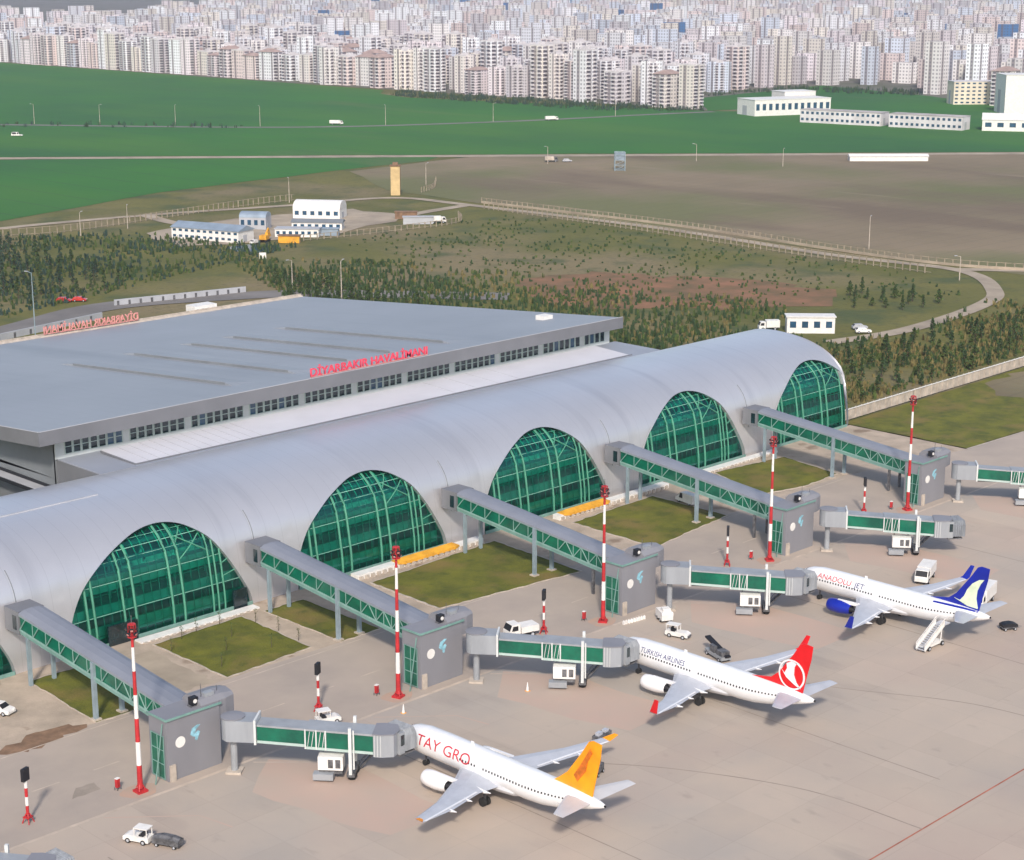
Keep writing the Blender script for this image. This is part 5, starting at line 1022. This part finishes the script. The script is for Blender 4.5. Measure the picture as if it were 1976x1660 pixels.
scrub('scrub', [(440, 330), (505, 300), (525, 330), (535, 420), (538, 540), (470, 535), (430, 520)], 900, .5, 1.4, ['leaf_mid', 'leaf_dark'], 'sparse low scrub across the meadow inside the dirt track', 7)
# ------------------------------------------------------------------ the city
WALLS = [(.8, .77, .77), (.82, .82, .86), (.74, .69, .67), (.7, .71, .77), (.8, .73, .77), (.74, .63, .62), (.84, .86, .9), (.63, .6, .64), (.66, .71, .82), (.77, .72, .67)]
def walls(b, x0, x1, y0, y1, z0, z1):
    o = len(b.v); b.v += [(x0, y0, z0), (x1, y0, z0), (x1, y1, z0), (x0, y1, z0), (x0, y0, z1), (x1, y0, z1), (x1, y1, z1), (x0, y1, z1)]
    for f, L in (((0, 1, 5, 4), x1-x0), ((1, 2, 6, 5), y1-y0), ((2, 3, 7, 6), x1-x0), ((3, 0, 4, 7), y1-y0)): b.f.append(tuple(o+i for i in f)); b.m.append(b.cm); b.uv += [(0, 0), (L, 0), (L, z1-z0), (0, z1-z0)]
def top(b, x0, x1, y0, y1, z, mi=1):
    o = len(b.v); b.v += [(x0, y0, z), (x1, y0, z), (x1, y1, z), (x0, y1, z)]; b.f.append((o, o+1, o+2, o+3)); b.m.append(mi); b.uv += [(0, 0)]*4
mat('roof_pale', (.5, .46, .45), .85, var=.15, scale=.05); mat('balcony', (.66, .63, .65), .8, var=.1, scale=.1); mat('recess_shade', (.22, .2, .23), .8, var=.2, scale=.2)
def make_block(W_, D, fl, style):
    H = fl*3; b = MB(); a, c = W_/2, D/2; walls(b, -a, a, -c, c, 0, H); top(b, -a, a, -c, c, H)
    if style in (1, 3): walls(b, -a-3.2, -a, -c*.45, c*.45, 0, H+1.5); top(b, -a-3.2, -a, -c*.45, c*.45, H+1.5); walls(b, -a*.4, a*.4, -c-3, -c, 0, H+1.5); top(b, -a*.4, a*.4, -c-3, -c, H+1.5)
    r = b.build('apartment_block', ['facade', 'roof_pale'])
    b = MB()
    if style == 2: b.loft([[(-a-.6, -c-.6, H), (a+.6, -c-.6, H), (a+.6, c+.6, H), (-a-.6, c+.6, H)], [(-a*.4, 0, H+3.4), (a*.4, 0, H+3.4), (a*.4, .1, H+3.4), (-a*.4, .1, H+3.4)]]); b.build('roof', 'roof_tile', r)
    else:
        for p in ((-a, a, -c, -c+.3), (-a, a, c-.3, c), (-a, -a+.3, -c+.3, c-.3), (a-.3, a, -c+.3, c-.3)): b.box(*p, H+.01, H+1.1)
        b.box(-2, 2, -2, 2, H+.01, H+3); b.box(2.6, 3.6, 1, 2, H+.01, H+1.8); b.box(-4, -3, -2, -1, H+.01, H+1.8); b.build('roof', 'balcony', r)
    for fx in (-.62, .62):                       # balcony stacks on the two sides, recess shade painted as flat dark panels behind
        b = MB(); y = c*fx*.95; b.cm = 1; b.box(-a-.06, -a-.01, y-1.5, y+1.5, 1, H-.4); b.cm = 0
        for k in range(1, fl): b.box(-a-1.4, -a-.07, y-1.5, y+1.5, k*3-.15, k*3+.95)
        b.build('balcony_stack', ['balcony', 'recess_shade'], r); b = MB(); x = a*fx*.95; b.cm = 1; b.box(x-1.5, x+1.5, -c-.06, -c-.01, 1, H-.4); b.cm = 0
        for k in range(1, fl): b.box(x-1.5, x+1.5, -c-1.4, -c-.07, k*3-.15, k*3+.95)
        b.build('balcony_stack', ['balcony', 'recess_shade'], r)
    return r
specs = [(16, 13, 12, 0), (14, 14, 10, 1), (20, 12, 9, 2), (13, 13, 13, 0), (15, 14, 11, 3), (18, 12, 8, 0), (12, 12, 12, 1)]
bp = [make_block(*s) for s in specs]; bu = [False]*len(bp)
CN = ['cream', 'off white', 'beige', 'pale grey', 'pinkish', 'salmon', 'bright white', 'taupe', 'bluish grey', 'sand']
NOB = [[(1042, 832), (1130, 960), (1345, 962), (1420, 900), (1300, 826), (1240, 710), (1130, 560), (900, 560)], [(640, 2310), (1043, 1840), (1043, 3000), (640, 3000)]]
rnd = random.Random(5); x = 1058; row = 0; nb = 0; RW = ['front', 'second', 'third', 'fourth', 'fifth', 'sixth', 'seventh', 'eighth', 'ninth', 'tenth', 'eleventh', 'twelfth', 'thirteenth', 'fourteenth']
XF = 0
while nb < 285:
    y = 2000; k = 0; cnt = {}
    while y > 560 and nb < 292:
        X, Y = x+rnd.uniform(-7, 7), y; p = px((X, Y, 10)); q = px((X, Y, 30))
        gap = 19.5+rnd.choice((0, 0, 1, 3, 9))
        if -15 < p[0] < 1990 and q[1] > -60 and not any(inside(X, Y, Z) for Z in NOB):
            pid = rnd.randrange(len(bp)); ci = rnd.randrange(len(WALLS)); nm_ = CN[ci]; o = place(bp[pid], bu[pid], (X, Y, -.3), rnd.choice((0, 0, PI/2))+rnd.uniform(-.06, .06), f'{nm_} {["twelve","ten","nine","thirteen","eleven","eight","twelve"][pid]} storey apartment block, {nth(k)} in the {RW[min(row,13)]} row', cat='apartment block', group='apartment blocks of the city')
            bu[pid] = True; v = rnd.uniform(.88, 1.08); col = tuple(min(1, c*v) for c in WALLS[ci]); o.color = (*col, 1); o.scale = (1, 1, rnd.uniform(.72, 1.08)); nb += 1; k += 1
        y -= gap
    x += 34 if row % 2 == 0 else 44; row += 1
XF = x
b = MB(); cols_ = []; rnd = random.Random(9); x = XF; step = 30
while x < 6800:
    y = 130; 
    while y < 7800:
        X, Y = x+rnd.uniform(-12, 12), y+rnd.uniform(-8, 8); p = px((X, Y, 0)); q = px((X, Y, 30)); d = math.hypot(X, Y)
        if -30 < p[0] < 2010 and p[1] > -40 and not any(inside(X, Y, Z) for Z in NOB) and rnd.random() < .9 and not p[1] < min(62, 62-(p[0]-240)*.2):
            w_, d_, h_ = rnd.uniform(10, 20), rnd.uniform(10, 18), 3*rnd.choice((6, 8, 9, 10, 11, 12, 14)); n0 = len(b.f); walls(b, X-w_/2, X+w_/2, Y-d_/2, Y+d_/2, -.3, h_); top(b, X-w_/2, X+w_/2, Y-d_/2, Y+d_/2, h_); 
            ci = rnd.choice(WALLS); v = rnd.uniform(.75, 1.1)
            if rnd.random() < .015: ci = (.08, .2, .42)
            cols_ += [(*[min(1, c*v) for c in ci], 1)]*(len(b.f)-n0)
        y += step*rnd.choice((.75, .85, 1, 1, 1.3))
    step = 27+x*.005; x += step
o = b.build('city_mass', ['facade_far', 'roof_pale'], label='distant mass of pale apartment blocks fading into the haze', cat='city', kind='stuff')
at_ = o.data.color_attributes.new('Col', 'FLOAT_COLOR', 'CORNER'); fl_ = []
for pl, cc in zip(o.data.polygons, cols_): fl_ += list(cc)*pl.loop_total
at_.data.foreach_set('color', fl_)
# far side: towers of another colour and big halls at the right
mat('sand_wall', (.74, .66, .54), .8, var=.08, scale=.1)
house('white_hall', (1062, 786, -.3), R(-22), 62, 24, 11, 'white_paint', 'white_paint', 'white industrial hall with stepped roof at the right edge of the green field', 'hall', 'flat', 12)
house('white_hall', (1092, 800, -.3), R(-22), 26, 18, 14, 'white_paint', 'white_paint', 'taller white hall block behind the stepped white hall', 'hall', 'flat', 5)
house('long_building', (1022, 707, -.3), R(-80), 58, 13, 8.4, 'balcony', 'roof_pale', 'long low pinkish two storey building, left one of a pair beyond the field', 'building', 'flat', 16, floors=2)
house('long_building', (1032, 648, -.3), R(-80), 50, 13, 8.4, 'balcony', 'roof_pale', 'long low pinkish two storey building, right one of a pair beyond the field', 'building', 'flat', 14, floors=2)
house('warehouse', (1195, 668, -.3), R(-44), 44, 26, 27, 'white_paint', 'white_paint', 'huge blank white warehouse at the right edge beyond the fields', 'warehouse', 'flat', 0)
house('warehouse', (1062, 592, -.3), R(-60), 60, 20, 7, 'white_paint', 'white_paint', 'low white warehouse with sloping roof in front of the huge blank one', 'warehouse', 'gable', 8)
house('prefab_block', (1245, 742, -.3), R(-40), 40, 16, 17, 'sand_wall', 'balcony', 'sand coloured slab block left of the huge white warehouse', 'block', 'flat', 9, floors=6)
sheet('green_field', rand_edge([(1132, 815), (1046, 842), (1146, 930), (1237, 940), (1347, 955), (1300, 830), (1240, 700), (1120, 640), (1060, 660), (1060, 740)], 2, 20, 77), -.25, 'crop_green')
# dark scrub at the foot of the city and along the field road
scrub('scrub', [(985, 1120), (1030, 1160), (1050, 850), (1040, 840), (990, 900)], 700, 2, 5, ['leaf_dark', 'leaf_teal'], 'dark bushes along the foot of the front row of apartment blocks', 8, 2.5)
scrub('scrub', [(1150, 950), (1300, 960), (1340, 850), (1290, 820), (1260, 930), (1160, 935)], 500, 2, 5, ['leaf_dark', 'leaf_teal'], 'dark bushes between the far green patch and the city', 9, 2.5)
scrub('scrub', [(480, 1180), (640, 1090), (740, 960), (730, 950), (620, 1070), (470, 1160)], 260, 1.5, 4, ['leaf_dark', 'leaf_teal'], 'dark bushes along the left part of the field road', 10, 1.5)
# ------------------------------------------------------------------ haze
hz = bpy.data.materials.new('haze'); hz.use_nodes = True; n = hz.node_tree; n.nodes.remove(n.nodes['Principled BSDF']); pv = n.nodes.new('ShaderNodeVolumePrincipled')
pv.inputs['Density'].default_value = HAZE = 8e-5; pv.inputs['Color'].default_value = (.82, .84, 1.0, 1); pv.inputs['Anisotropy'].default_value = .2; n.links.new(pv.outputs[0], n.nodes['Material Output'].inputs['Volume']); M['haze'] = hz
b = MB(); b.box(-700, 16100, -700, 16100, -1.5, 103); b.build('haze', 'haze', kind='stuff', label='thin bluish haze lying over the plain', cat='haze')
